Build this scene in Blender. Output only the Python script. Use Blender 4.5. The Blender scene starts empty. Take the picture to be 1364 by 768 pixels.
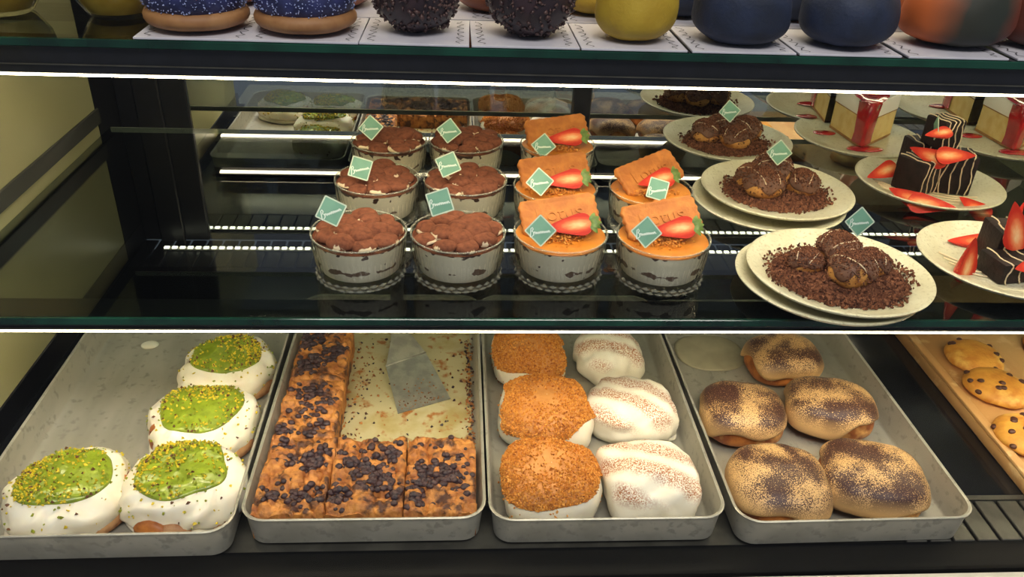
import bpy, bmesh, math, random
import numpy as np
from mathutils import Matrix, Vector
pi = math.pi
sc = bpy.context.scene
COL = sc.collection

# ------------------------------------------------------------------ camera
F, CX, CY, CZ = 1100.0, 682.0, 384.0, 1.424
_d = np.array([(612 - CX) / F, (-270 - CY) / F, 1.0]); _d /= np.linalg.norm(_d)
_s = .0054
_x = np.array([1, _s, -(_d[0] + _s * _d[1]) / _d[2]]); _x /= np.linalg.norm(_x)
_u = np.cross(_x, _d); _u = -_u if _u[1] > 0 else _u
cam_d = bpy.data.cameras.new('camera'); cam = bpy.data.objects.new('camera', cam_d); COL.objects.link(cam)
cam_d.sensor_width = 36; cam_d.lens = F / 1364 * 36; cam_d.clip_start = .02
R_ = np.array([_x, _d, _u])
cm = Matrix.Identity(4)
for i in range(3):
    cm[i][0] = R_[i][0]; cm[i][1] = -R_[i][1]; cm[i][2] = -R_[i][2]
cm[2][3] = CZ
cam.matrix_world = cm
sc.camera = cam

def ray(px, py):
    return R_ @ np.array([(px - CX) / F, (py - CY) / F, 1.0])
def P(px, py, z):            # pixel -> point on the horizontal plane the thing rests on
    r = ray(px, py); k = (z - CZ) / r[2]
    return Vector((r[0] * k, r[1] * k, z))
def PY(px, py, y):           # pixel -> point on a vertical plane across the case
    r = ray(px, py); k = y / r[1]
    return Vector((r[0] * k, y, CZ + r[2] * k))

# ------------------------------------------------------------------ world, exposure
w = bpy.data.worlds.new('shop'); sc.world = w; w.use_nodes = True
w.node_tree.nodes['Background'].inputs[0].default_value = (.50, .55, .68, 1)
w.node_tree.nodes['Background'].inputs[1].default_value = .34
sc.view_settings.view_transform = 'Standard'; sc.view_settings.look = 'None'
sc.view_settings.exposure = 0; sc.view_settings.gamma = 1; sc.view_settings.use_curve_mapping = False
sc.cycles.use_denoising = True
sc.cycles.caustics_reflective = False; sc.cycles.caustics_refractive = False
sc.cycles.max_bounces = 10; sc.cycles.glossy_bounces = 6; sc.cycles.transparent_max_bounces = 32
sc.cycles.sample_clamp_indirect = 6
LED_COL = (1.0, .85, .56)
LED_MID, LED_TOP, LED_BACK, LED_ROOF = 32, 34, 15, 30
# added fill light, out of view above the customer's side, brightens the dessert fronts
_l = bpy.data.lights.new('front_fill_light', 'AREA'); _l.shape = 'RECTANGLE'; _l.size = 2.0; _l.size_y = .8; _l.energy = 64; _l.color = (1, .95, .88)
_lo = bpy.data.objects.new('front_fill_light', _l); COL.objects.link(_lo); _lo.location = (.3, -.95, 3.4)
_lo.rotation_euler = (Vector((.2, .75, .95)) - Vector(_lo.location)).to_track_quat('-Z', 'Y').to_euler()

# ------------------------------------------------------------------ helpers: noise, meshes
def srgb(r, g, b):
    f = lambda c: c / 12.92 if c <= .04045 else ((c + .055) / 1.055) ** 2.4
    return (f(r / 255), f(g / 255), f(b / 255), 1)
def _hash(ix, iy, iz, seed):
    h = (ix.astype(np.int64) * 374761393 + iy.astype(np.int64) * 668265263 + iz.astype(np.int64) * 2147483647 + seed * 974634777) & 0xffffffff
    h = ((h ^ (h >> 13)) * 1274126177) & 0xffffffff
    h = (h ^ (h >> 16)) & 0xffffff
    return h / float(0xffffff) * 2 - 1
def vnoise(p, seed=0):
    i = np.floor(p); f = p - i; f = f * f * (3 - 2 * f); r = 0
    for dx in (0, 1):
        for dy in (0, 1):
            for dz in (0, 1):
                wgt = (f[..., 0] if dx else 1 - f[..., 0]) * (f[..., 1] if dy else 1 - f[..., 1]) * (f[..., 2] if dz else 1 - f[..., 2])
                r = r + wgt * _hash(i[..., 0] + dx, i[..., 1] + dy, i[..., 2] + dz, seed)
    return r
def fbm(p, seed=0, o=3):
    r, a = 0, 1.0
    for k in range(o):
        r = r + a * vnoise(p * 2 ** k + 17.3 * k, seed + k); a *= .5
    return r / 1.6
def mesh(name, v, f, smooth=True, sharp=None, mi=None):
    me = bpy.data.meshes.new(name)
    me.from_pydata([tuple(map(float, q)) for q in v], [], [tuple(int(i) for i in q) for q in f])
    if smooth:
        me.polygons.foreach_set('use_smooth', [True] * len(me.polygons))
        if sharp: me.set_sharp_from_angle(angle=math.radians(sharp))
    if mi is not None: me.polygons.foreach_set('material_index', [int(i) for i in mi])
    me.update()
    return me
def grid(nv, nu, closed=True):
    f = []
    m = nu if closed else nu - 1
    for j in range(nv - 1):
        for i in range(m):
            f.append((j * nu + i, (j + 1) * nu + i, (j + 1) * nu + (i + 1) % nu, j * nu + (i + 1) % nu))
    return f
def lathe(prof, n=48, mod=None):
    v = []
    for r, z in prof:
        for k in range(n):
            t = 2 * pi * k / n
            rr = r + (mod(t, z, r) if mod else 0)
            v.append((rr * math.cos(t), rr * math.sin(t), z))
    return v, grid(len(prof), n)
def box(x0, x1, y0, y1, z0, z1, bev=0, seg=1):
    bm = bmesh.new(); bmesh.ops.create_cube(bm, size=1)
    for q in bm.verts:
        q.co = Vector(((x0 + x1) / 2 + q.co.x * (x1 - x0), (y0 + y1) / 2 + q.co.y * (y1 - y0), (z0 + z1) / 2 + q.co.z * (z1 - z0)))
    if bev: bmesh.ops.bevel(bm, geom=bm.edges[:], offset=bev, segments=seg, affect='EDGES', profile=.5)
    me = bpy.data.meshes.new('box'); bm.to_mesh(me); bm.free()
    if bev and seg > 1:
        me.polygons.foreach_set('use_smooth', [True] * len(me.polygons)); me.set_sharp_from_angle(angle=math.radians(40))
    return me
def prism(pts, z0, z1):          # outline (x, y) -> solid
    n = len(pts)
    v = [(x, y, z0) for x, y in pts] + [(x, y, z1) for x, y in pts]
    f = [tuple(range(n))[::-1], tuple(range(n, 2 * n))] + [(i, (i + 1) % n, n + (i + 1) % n, n + i) for i in range(n)]
    return v, f
def rrect(wd, dp, r, k=6):
    pts = []
    for cx, cy, a0 in ((wd / 2 - r, dp / 2 - r, 0), (-wd / 2 + r, dp / 2 - r, pi / 2), (-wd / 2 + r, -dp / 2 + r, pi), (wd / 2 - r, -dp / 2 + r, 1.5 * pi)):
        for i in range(k + 1):
            a = a0 + pi / 2 * i / k
            pts.append((cx + r * math.cos(a), cy + r * math.sin(a)))
    return pts
def loft(rings, cap0=True, cap1=True):
    n = len(rings[0][0]); v = []
    for loop, z in rings: v += [(x, y, z) for x, y in loop]
    f = [(j * n + i, j * n + (i + 1) % n, (j + 1) * n + (i + 1) % n, (j + 1) * n + i) for j in range(len(rings) - 1) for i in range(n)]
    if cap0: f.append(tuple(range(n))[::-1])
    if cap1: f.append(tuple(range((len(rings) - 1) * n, len(rings) * n)))
    return v, f
def tube(pts, r, n=6, flat=1.0):
    pts = [Vector(p) for p in pts]; v = []; f = []
    m = len(pts)
    for i, p in enumerate(pts):
        t = (pts[min(i + 1, m - 1)] - pts[max(i - 1, 0)]).normalized()
        a = t.cross(Vector((0, 0, 1)))
        if a.length < .1: a = t.cross(Vector((0, 1, 0)))
        a.normalize(); b = a.cross(t)
        for k in range(n):
            q = 2 * pi * k / n
            v.append(p + a * math.cos(q) * r + b * math.sin(q) * r * flat)
    f = grid(m, n)
    f.append(tuple(range(n))); f.append(tuple(range((m - 1) * n, m * n))[::-1])
    return v, f
def join(parts):
    v, f = [], []
    for a, b in parts:
        o = len(v); v += list(a); f += [tuple(i + o for i in q) for q in b]
    return v, f
_OCT_V = np.array([(1, 0, 0), (-1, 0, 0), (0, 1, 0), (0, -1, 0), (0, 0, 1), (0, 0, -1)], float)
_OCT_F = np.array([(0, 2, 4), (2, 1, 4), (1, 3, 4), (3, 0, 4), (2, 0, 5), (1, 2, 5), (3, 1, 5), (0, 3, 5)])
def shards(pts, size, rng, nmat=1, aspect=.6, jit=.5):
    pts = np.asarray(pts, float); n = len(pts)
    V = np.repeat(_OCT_V[None], n, 0) + rng.uniform(-jit, jit, (n, 6, 3))
    sz = rng.uniform(.55, 1.2, (n, 1, 1)) * size
    sc3 = rng.uniform(aspect, 1, (n, 1, 3))
    V = V * sz * sc3
    a = rng.uniform(0, 2 * pi, n); c, s = np.cos(a), np.sin(a)
    X = V[..., 0] * c[:, None] - V[..., 1] * s[:, None]; Y = V[..., 0] * s[:, None] + V[..., 1] * c[:, None]
    V = np.stack([X, Y, V[..., 2]], -1) + pts[:, None]
    Fc = (_OCT_F[None] + (np.arange(n) * 6)[:, None, None]).reshape(-1, 3)
    mi = np.repeat(rng.choice(nmat, n) if isinstance(nmat, int) else rng.choice(len(nmat), n, p=nmat), 8)
    return V.reshape(-1, 3), Fc, mi
class SE:                         # lumpy superellipsoid standing on z = 0
    def __init__(s, a, b, cu, cd, nx=2.5, nz=2.3, amp=0, freq=30, seed=0, o=3, lean=(0, 0), wob=0.0, fold=0.0):
        s.a, s.b, s.cu, s.cd, s.nx, s.nz, s.amp, s.freq, s.seed, s.o, s.lean, s.wob, s.fold = a, b, cu, cd, nx, nz, amp, freq, seed, o, lean, wob, fold
    def pt(s, th, ph, off=0.0):
        th, ph = np.broadcast_arrays(np.asarray(th, float), np.asarray(ph, float))
        c, q = np.cos(th), np.sin(th)
        R = (np.abs(c / s.a) ** s.nx + np.abs(q / s.b) ** s.nx) ** (-1 / s.nx)
        if s.wob: R = R * (1 + s.wob * (np.sin(2 * th + s.seed) + .8 * np.sin(3 * th + 2.1 * s.seed) + .6 * np.sin(5 * th + 3.7 * s.seed)) / 1.6)
        rho = np.abs(np.sin(ph)) ** (2 / s.nz)
        cz = np.cos(ph); C = np.where(cz >= 0, s.cu, s.cd)
        z = np.sign(cz) * np.abs(cz) ** (2 / s.nz) * C
        p = np.stack([R * rho * c, R * rho * q, z], -1)
        n = p / np.stack([np.full_like(z, s.a ** 2), np.full_like(z, s.b ** 2), C ** 2], -1)
        n = n / (np.linalg.norm(n, axis=-1, keepdims=True) + 1e-9)
        d = off + (s.amp * fbm(p * s.freq + s.seed * 7.7, s.seed, s.o) if s.amp else 0)
        if s.fold: d = d + s.fold * np.sin(6 * th + 9 * fbm(p * 20 + s.seed, s.seed + 2, 2) + 5 * ph) * np.clip(np.sin(ph), 0, 1) ** 1.5
        p = p + n * np.asarray(d)[..., None]
        p[..., 2] = np.maximum(p[..., 2] + s.cd, 0)
        p[..., 0] += s.lean[0] * p[..., 2]; p[..., 1] += s.lean[1] * p[..., 2]
        return p
    def body(s, nu=40, nv=20, off=0.0):
        th = np.arange(nu) * 2 * pi / nu; ph = np.linspace(.001, pi - .001, nv)
        p = s.pt(th[None, :], ph[:, None], off)
        return p.reshape(-1, 3), grid(nv, nu)
    def cap(s, edge, thick=.002, nu=56, nv=16, ph0=.001):   # edge(theta) -> polar angle where the cap ends
        th = np.arange(nu) * 2 * pi / nu
        e = edge(th)
        t = np.concatenate([np.linspace(0, 1, nv), [1.02, 1.0]])
        o = np.concatenate([np.full(nv - 2, thick), [thick, thick * .75, 0.0, -thick]])
        ph = ph0 + (e[None, :] - ph0) * t[:, None]
        p = s.pt(np.broadcast_to(th[None], ph.shape), ph, np.broadcast_to(o[:, None], ph.shape))
        return p.reshape(-1, 3), grid(len(t), nu)
def edge_fn(base, amp, seed, k=3):
    r = np.random.default_rng(seed)
    a, ph = r.uniform(.3, 1, 6), r.uniform(0, 2 * pi, 6)
    return lambda th: base + amp * sum(a[i] * np.sin((i + 1) * th + ph[i]) for i in range(k + 2)) / 2.2

def obj(name, me, mats, parent=None, loc=None, rot=None):
    o = bpy.data.objects.new(name, me); COL.objects.link(o)
    if not isinstance(mats, (list, tuple)): mats = [mats]
    if len(me.materials) == 0:
        for m in mats: me.materials.append(m)
    if parent: o.parent = parent
    if loc is not None: o.location = loc
    if rot is not None: o.rotation_euler = rot
    return o
def tag(o, label, cat, group=None, kind=None):
    o['label'] = label
    if cat: o['category'] = cat
    if group: o['group'] = group
    if kind: o['kind'] = kind
    return o
def thing(name, label, cat, loc=(0, 0, 0), rz=0, group=None):
    o = bpy.data.objects.new(name, None); COL.objects.link(o); o.empty_display_size = .02
    o.location = loc; o.rotation_euler = (0, 0, rz)
    return tag(o, label, cat, group)
def stuff(o): o['kind'] = 'stuff'; return o

# ------------------------------------------------------------------ helpers: materials
def nodes(name):
    m = bpy.data.materials.new(name); m.use_nodes = True
    nt = m.node_tree; return m, nt, nt.nodes['Principled BSDF']
def N(nt, t, **kw):
    n = nt.nodes.new(t)
    for k, val in kw.items():
        if k in n.inputs: n.inputs[k].default_value = val
        else: setattr(n, k, val)
    return n
def noise_fac(nt, scale, lo, hi, detail=4, coord='Object', vec_scale=None, rough=.55):
    tc = N(nt, 'ShaderNodeTexCoord'); src = tc.outputs[coord]
    if vec_scale:
        mp = N(nt, 'ShaderNodeMapping'); mp.inputs['Scale'].default_value = vec_scale
        nt.links.new(src, mp.inputs[0]); src = mp.outputs[0]
    nz = N(nt, 'ShaderNodeTexNoise', Scale=scale, Detail=detail, Roughness=rough); nt.links.new(src, nz.inputs['Vector'])
    mr = N(nt, 'ShaderNodeMapRange'); mr.inputs[1].default_value = lo; mr.inputs[2].default_value = hi
    nt.links.new(nz.outputs['Fac'], mr.inputs[0])
    return mr.outputs[0]
def mixc(nt, fac, a, b):
    mx = N(nt, 'ShaderNodeMix', data_type='RGBA')
    if isinstance(fac, (int, float)): mx.inputs[0].default_value = fac
    else: nt.links.new(fac, mx.inputs[0])
    for s, k in ((a, 6), (b, 7)):
        if isinstance(s, tuple): mx.inputs[k].default_value = s
        else: nt.links.new(s, mx.inputs[k])
    return mx.outputs[2]
def math_(nt, op, a, b=None):
    m = N(nt, 'ShaderNodeMath', operation=op)
    for s, k in ((a, 0), (b, 1)):
        if s is None: continue
        if isinstance(s, (int, float)): m.inputs[k].default_value = s
        else: nt.links.new(s, m.inputs[k])
    m.use_clamp = op in ('MULTIPLY',)
    return m.outputs[0]
def bump(nt, b, scale, dist, detail=4):
    tc = N(nt, 'ShaderNodeTexCoord'); nz = N(nt, 'ShaderNodeTexNoise', Scale=scale, Detail=detail)
    nt.links.new(tc.outputs['Object'], nz.inputs['Vector'])
    bp = N(nt, 'ShaderNodeBump'); bp.inputs['Distance'].default_value = dist; bp.inputs['Strength'].default_value = .8
    nt.links.new(nz.outputs['Fac'], bp.inputs['Height']); nt.links.new(bp.outputs[0], b.inputs['Normal'])
def M(name, c, c2=None, scale=40, lo=.4, hi=.6, rough=.5, metal=0, spec=.5, bmp=None, sss=0, coat=0, vs=None, c3=None, s3=200, t3=.56):
    m, nt, b = nodes(name)
    b.inputs['Roughness'].default_value = rough; b.inputs['Metallic'].default_value = metal
    b.inputs['Specular IOR Level'].default_value = spec; b.inputs['Coat Weight'].default_value = coat
    b.inputs['Coat Roughness'].default_value = .1
    out = c
    if c2: out = mixc(nt, noise_fac(nt, scale, lo, hi, vec_scale=vs), c, c2)
    if c3: out = mixc(nt, noise_fac(nt, s3, t3, t3 + .1), out, c3)
    if isinstance(out, tuple): b.inputs['Base Color'].default_value = out
    else: nt.links.new(out, b.inputs['Base Color'])
    if sss:
        b.inputs['Subsurface Weight'].default_value = sss; b.inputs['Subsurface Radius'].default_value = (.006, .004, .002)
        b.inputs['Subsurface Scale'].default_value = .6
    if bmp: bump(nt, b, *bmp)
    return m
def emit(name, col, s):
    m = bpy.data.materials.new(name); m.use_nodes = True; nt = m.node_tree; nt.nodes.clear()
    e = N(nt, 'ShaderNodeEmission'); e.inputs[0].default_value = (*col, 1); e.inputs[1].default_value = s
    o = N(nt, 'ShaderNodeOutputMaterial'); nt.links.new(e.outputs[0], o.inputs[0]); return m
def thin_glass(name, tint, rough=.0, refl=1.0, ior=1.5, base=0.0):
    m = bpy.data.materials.new(name); m.use_nodes = True; nt = m.node_tree; nt.nodes.clear()
    tr = N(nt, 'ShaderNodeBsdfTransparent'); tr.inputs[0].default_value = (*tint, 1)
    gl = N(nt, 'ShaderNodeBsdfGlossy'); gl.inputs['Roughness'].default_value = rough
    fr = N(nt, 'ShaderNodeFresnel'); fr.inputs[0].default_value = ior
    # the slab is closed: from inside (backface) add no second mirror image
    geo = N(nt, 'ShaderNodeNewGeometry')
    inv = math_(nt, 'SUBTRACT', 1.0, geo.outputs['Backfacing'])
    k = math_(nt, 'MULTIPLY', math_(nt, 'ADD', math_(nt, 'MULTIPLY', fr.outputs[0], refl), base), inv)
    mx = N(nt, 'ShaderNodeMixShader'); nt.links.new(k, mx.inputs[0]); nt.links.new(tr.outputs[0], mx.inputs[1]); nt.links.new(gl.outputs[0], mx.inputs[2])
    o = N(nt, 'ShaderNodeOutputMaterial'); nt.links.new(mx.outputs[0], o.inputs[0]); return m

BLACK = M('black_powder_coat', srgb(16, 16, 19), srgb(22, 22, 27), 60, rough=.38)
BLACKG = M('black_gloss_deck', srgb(14, 14, 17), srgb(24, 25, 28), 14, rough=.16)
GRILLE = M('grey_vent_steel', srgb(74, 72, 66), srgb(90, 88, 80), 30, rough=.4, metal=.4)
OLIVE = M('beige_side_panel', srgb(176, 172, 126), srgb(186, 180, 134), 3, rough=.3)
RAILM = M('grey_rail', srgb(70, 70, 62), rough=.4, metal=.3)
MIRROR, _nt, _b = nodes('mirror'); _b.inputs['Base Color'].default_value = (.86, .88, .86, 1); _b.inputs['Metallic'].default_value = 1; _b.inputs['Roughness'].default_value = .005
SHELFG = thin_glass('smoky_shelf_glass', (.52, .56, .54), 0, 1.5)
FRONTG = thin_glass('front_pane_glass', (.985, .99, .985), 0, .35)
CUPG = thin_glass('pressed_glass', (.98, .98, .96), .10, 2.0, base=.05)
EDGEG = M('green_glass_edge', srgb(8, 40, 30), srgb(18, 66, 50), 12, rough=.1)
LIT_EDGE = M('lit_edge_tone', srgb(206, 208, 186), rough=.5)  # pale colour stands in for the lit glow of the rear glass edge
RAILB = M('matt_black_rail', srgb(9, 9, 11), rough=.7, spec=.15)
WHITEL = M('white_ledge', srgb(196, 192, 184), rough=.5)
ALU = M('worn_aluminium', srgb(168, 164, 150), srgb(186, 182, 168), 18, rough=.42, metal=.4, vs=(1, .25, 1), c3=srgb(160, 156, 144), s3=90)
STEEL = M('spatula_steel', srgb(156, 155, 144), srgb(180, 178, 162), 60, rough=.35, metal=.55)
CREAM = M('whipped_cream', srgb(246, 240, 222), srgb(240, 230, 206), 30, rough=.42, sss=.15)
BREAD = M('baked_bun', srgb(196, 122, 56), srgb(140, 72, 30), 40, rough=.5, c3=srgb(222, 168, 96), s3=25)
PAPER = M('greased_parchment', srgb(196, 186, 142), srgb(176, 156, 98), 16, .5, .66, rough=.45, c3=srgb(168, 104, 38), s3=45)

# ------------------------------------------------------------------ the display case
XL, XR = -.535, 1.25
ZD, ZS, ZT, YM = .75, .969, 1.217, 1.30
case = thing('display_case', 'black bakery display case with mirrored back and slanted front glass', 'display case')
obj('deck_panel', box(XL - .02, XR, .672, 1.20, ZD - .03, ZD, .001), BLACKG, case)
obj('air_duct', box(XL - .02, XR, .55, 1.32, ZD - .06, ZD - .032), BLACK, case)
obj('vent_seam', box(XL, XR, .664, .671, ZD - .03, ZD + .0006), GRILLE, case)
gm = box(-.0115, .0115, -.029, .029, -.004, 0, .0008); gm2 = box(-.0115, .0115, -.046, .046, -.004, 0, .0008)
gm.materials.append(GRILLE); gm2.materials.append(BLACK)
for k in range(28): obj('vent_bar', gm, GRILLE, case, (.50 + .027 * k, .634, ZD))
for k in range(66): obj('vent_bar', gm2, BLACK, case, (XL + .012 + .027 * k, 1.248, ZD))
obj('front_rail', box(XL - .02, XR, .568, .606, ZD - .05, ZD - .0015, .002, 2), RAILB, case)
obj('vent_panel', box(XL - .02, XR, .606, .664, ZD - .03, ZD - .006), GRILLE, case)
obj('front_ledge', box(XL - .02, XR, .40, .566, ZD - .07, ZD - .003, .004, 2), WHITEL, case)
obj('plinth', box(XL - .02, XR, .44, 1.34, 0, ZD - .072, .003), BLACK, case)
obj('side_panel', box(XL - .02, XL, .62, 1.215, ZD + .035, 1.62), OLIVE, case)
obj('side_kick', box(XL - .021, XL + .002, .60, 1.30, ZD - .03, ZD + .036, .001), BLACK, case)
obj('side_panel', box(XR, XR + .02, .62, 1.32, ZD - .03, 1.62), OLIVE, case)
obj('corner_post', box(XL - .02, XL + .001, 1.215, 1.32, ZD, 1.62), BLACK, case)
# shelf carrying rails on the side panel
obj('side_rail', box(XL, XL + .006, .66, 1.25, .930, .955, .001), BLACK, case)
obj('side_rail', box(XL, XL + .004, .66, 1.22, .985, 1.008, .001), RAILM, case)
obj('side_rail', box(XL, XL + .006, .78, 1.25, ZT - .034, ZT - .009, .001), BLACK, case)
# rear wall: frame and two mirror doors
obj('rear_stile', box(XL, -.425, YM - .006, YM + .02, ZD, 1.62, .002), BLACK, case)
obj('rear_stile', box(-.505, -.465, YM - .012, YM - .006, ZD, 1.62, .002), BLACK, case)
obj('rear_stile', box(.186, .215, YM - .012, YM + .02, ZD, 1.62, .002), BLACK, case)
obj('rear_rail', box(-.425, XR, YM - .004, YM + .02, ZD, ZD + .012, .002), BLACK, case)
obj('rear_rail', box(-.425, XR, YM - .004, YM + .02, 1.58, 1.62, .002), BLACK, case)
obj('mirror_door', box(-.425, .186, YM, YM + .006, ZD + .012, 1.58), MIRROR, case)
obj('mirror_door', box(.215, XR, YM, YM + .006, ZD + .012, 1.58), MIRROR, case)
obj('roof_panel', box(XL - .02, XR + .02, .84, 1.34, 1.62, 1.65, .003), BLACK, case)
# slanted front pane
v = [(XL, .572, ZD - .001), (XR, .572, ZD - .001), (XR, .892, 1.62), (XL, .892, 1.62)]
v += [(x, y - .006, z) for x, y, z in v]
obj('front_glass', mesh('front_glass', v, [(0, 1, 2, 3), (7, 6, 5, 4), (0, 4, 5, 1), (1, 5, 6, 2), (2, 6, 7, 3), (3, 7, 4, 0)], False), FRONTG, case)
# roof light
rl = thing('roof_light', 'led light bar under the roof of the display case', 'light', (0, 1.04, 1.6))
obj('housing', box(XL + .03, XR - .03, -.02, .02, 0, .02, .002), BLACK, rl)
obj('diffuser', box(XL + .04, XR - .04, -.012, .012, -.006, 0), emit('roof_led', LED_COL, LED_ROOF), rl)

def shelf(y0, y1, z, label, bar_h, bar_d, led, name='glass_shelf'):
    t = thing(name, label, 'shelf', (0, 0, z))
    obj('pane', box(XL + .004, XR - .004, y0 + .004, y1, -.008, 0), SHELFG, t)
    obj('polished_edge', box(XL + .004, XR - .004, y0, y0 + .004, -.008, 0, .0008), EDGEG, t)
    obj('rear_edge', box(XL + .004, XR - .004, y1, y1 + .002, -.008, -.0005), LIT_EDGE, t)
    lb = obj('led_bar', box(XL + .006, XR - .006, y0 + .006, y0 + bar_d, -.0082 - bar_h, -.0082, .001), BLACK, t)
    obj('led_diffuser', box(XL + .01, XR - .01, y0 + .007, y0 + .019, -.0082 - bar_h - .0022, -.0082 - bar_h), emit(name + '_led', LED_COL, led), lb)
    obj('bar_trim', box(XL + .006, XR - .006, y0 + .004, y0 + .0062, -.0095 - bar_h * .62, -.0085 - bar_h * .62), GRILLE, lb)
    return t
shelf(.705, 1.245, ZS, 'lower smoked glass shelf holding the dessert glasses and plates', .010, .052, LED_MID)
ts = shelf(.80, 1.22, ZT, 'upper glass shelf with deep black light bar holding cakes on cards', .027, .05, LED_TOP)
rb = obj('rear_led_bar', box(XL + .03, XR - .03, .962, .985, -.016, -.0082, .001), BLACK, ts)
obj('lip', box(XL + .03, XR - .03, .962, .966, -.023, -.016), BLACK, rb)
obj('led_diffuser', box(XL + .045, XR - .05, .970, .980, -.019, -.016), emit('rear_led', LED_COL, LED_BACK), rb)
# led tape lying along the back of the deck
tape = thing('led_tape', 'dotted led tape lying along the rear edge of the deck', 'light strip', (0, 1.262, ZD))
obj('ribbon', box(-.492, 1.2, -.006, .006, 0, .002), WHITEL, tape)
dm = box(-.004, .004, -.003, .003, .002, .004); de = emit('diode', (1, .9, .68), 9)
dm.materials.append(de)
for k in range(130): obj('diode', dm, de, tape, (-.488 + k * .013, 0, 0))

# ------------------------------------------------------------------ trays
def tray(x0, x1, y0, y1, label, rz=0, h=.04):
    wd, dp = x1 - x0, y1 - y0
    t = thing('baking_tray', label, 'tray', ((x0 + x1) / 2, (y0 + y1) / 2, ZD + .0008), rz)
    L = lambda e, r: rrect(wd - 2 * e, dp - 2 * e, r)
    v, f = loft([(L(.008, .016), 0), (L(.006, .019), .001), (L(.0022, .024), h - .003), (L(0, .026), h - .0022), (L(-.0003, .026), h - .0008), (L(.0008, .026), h), (L(.003, .024), h - .0012), (L(.0075, .018), .004), (L(.011, .014), .0014)])
    obj('pan', mesh('pan', v, f, True, 50), ALU, t)
    return t
tray(-.494, -.2255, .592, 1.03, 'aluminium tray holding the pistachio buns', math.radians(.5))
tray(-.2195, .0315, .608, 1.05, 'aluminium tray holding the blueberry bake')
tray(.0345, .2855, .604, 1.05, 'aluminium tray holding crumb-topped and cinnamon-dusted buns')
tray(.2915, .553, .598, 1.04, 'aluminium tray holding the cocoa-dusted glazed buns', math.radians(.7))
TF = ZD + .0026          # tray floor

# ---- pistachio buns
PIST = M('pistachio_glaze', srgb(146, 164, 44), srgb(122, 140, 34), 70, rough=.28, coat=.3, bmp=(160, .001))
NUTS = [M('nut_yellow', srgb(214, 188, 40), rough=.5), M('nut_green', srgb(140, 148, 34), rough=.5), M('nut_brown', srgb(104, 66, 36), rough=.6)]
ROLL = M('cut_roll', srgb(196, 150, 104), srgb(150, 92, 52), 50, rough=.55)
def pistachio_bun(px, py, wpx, rz, label, seed, a=.062, b=.056, H=.05):
    p = P(px, py, TF + H * .6)
    t = thing('pistachio_bun', label, 'bun', (p.x, p.y, TF), rz, 'pistachio buns')
    k = SE(a * .95, b * .95, H * .62, H * .32, 2.6, 2.6, .003, 30, seed)
    obj('bun_body', mesh('bun', *k.body(48, 20)), BREAD, t)
    c = SE(a, b, H * .62, H * .38, 2.4, 2.5, .0075, 22, seed + 3, 4, wob=.06, fold=.0016)
    e = edge_fn(2.35, .5, seed)
    ef = lambda th: np.clip(e(th), 1.5, 2.9)
    obj('cream', mesh('cream', *c.cap(ef, .0035, 96, 30)), CREAM, t)
    sk = SE(a * 1.03, b * 1.02, .010, .002, 2.5, 2.2, .002, 30, seed + 5, wob=.05)
    obj('cream_skirt', mesh('skirt', *sk.body(64, 12)), CREAM, t)
    ge = edge_fn(.74, .08, seed + 9)
    obj('pistachio_glaze', mesh('glaze', *c.cap(lambda th: ge(th), .0054, 64, 18)), PIST, t)
    r = np.random.default_rng(seed)
    n = 620; th = r.uniform(0, 2 * pi, n); ph = np.sqrt(r.uniform(0, 1, n)) * .74; th[:330] = r.normal(2.0 + seed - rz, .9, 330); ph[540:] = r.uniform(.75, 1.7, 80)
    pts = c.pt(th, ph, np.where(ph < ge(th), .0064, .0044))
    v, f, mi = shards(pts, .0021, r, [.5, .36, .14])
    stuff(obj('chopped_nuts', mesh('nuts', v, f, False, None, mi), NUTS, t))
    # swirled roll ends peeping out at the foot of the cream
    for i, (ang, s) in enumerate(((-1.9, 1.15), (-1.55, 1.0), (-.6, 1.1))):
        q = SE(.020 * s, .009, .013 * s, .008 * s, 2, 2, .001, 60, seed + i)
        me = mesh('roll', *q.body(20, 10))
        obj('roll_end', me, ROLL if i else BREAD, t, (math.cos(ang - rz) * a * .985, math.sin(ang - rz) * b * .985, 0), (0, 0, ang - rz + pi / 2))
    return t
pistachio_bun(305, 485, 130, .15, 'pistachio bun at the back of its tray, golden end uncovered', 11, .055, .052, .046)
pistachio_bun(268, 558, 150, -.1, 'pistachio bun with the densest yellow nuts, second along the tray side', 12, .060, .054, .048)
pistachio_bun(245, 640, 165, .1, 'pistachio bun in the front corner of its tray beside the blueberry bake', 13, .063, .055, .048)
pistachio_bun(90, 650, 165, .35, 'pistachio bun with a smooth dark green patch, apart beside the case side panel', 14, .063, .055, .048)
# cream left on the tray
q = P(200, 460, TF); bl = SE(.012, .010, .002, .001, 2, 2, .0005, 60, 3)
tag(obj('cream_smear', mesh('smear', *bl.body(24, 10)), CREAM, None, q), 'dried oval spot of cream on the empty part of the pistachio bun tray', 'smear')
q = P(265, 645, TF)

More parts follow.
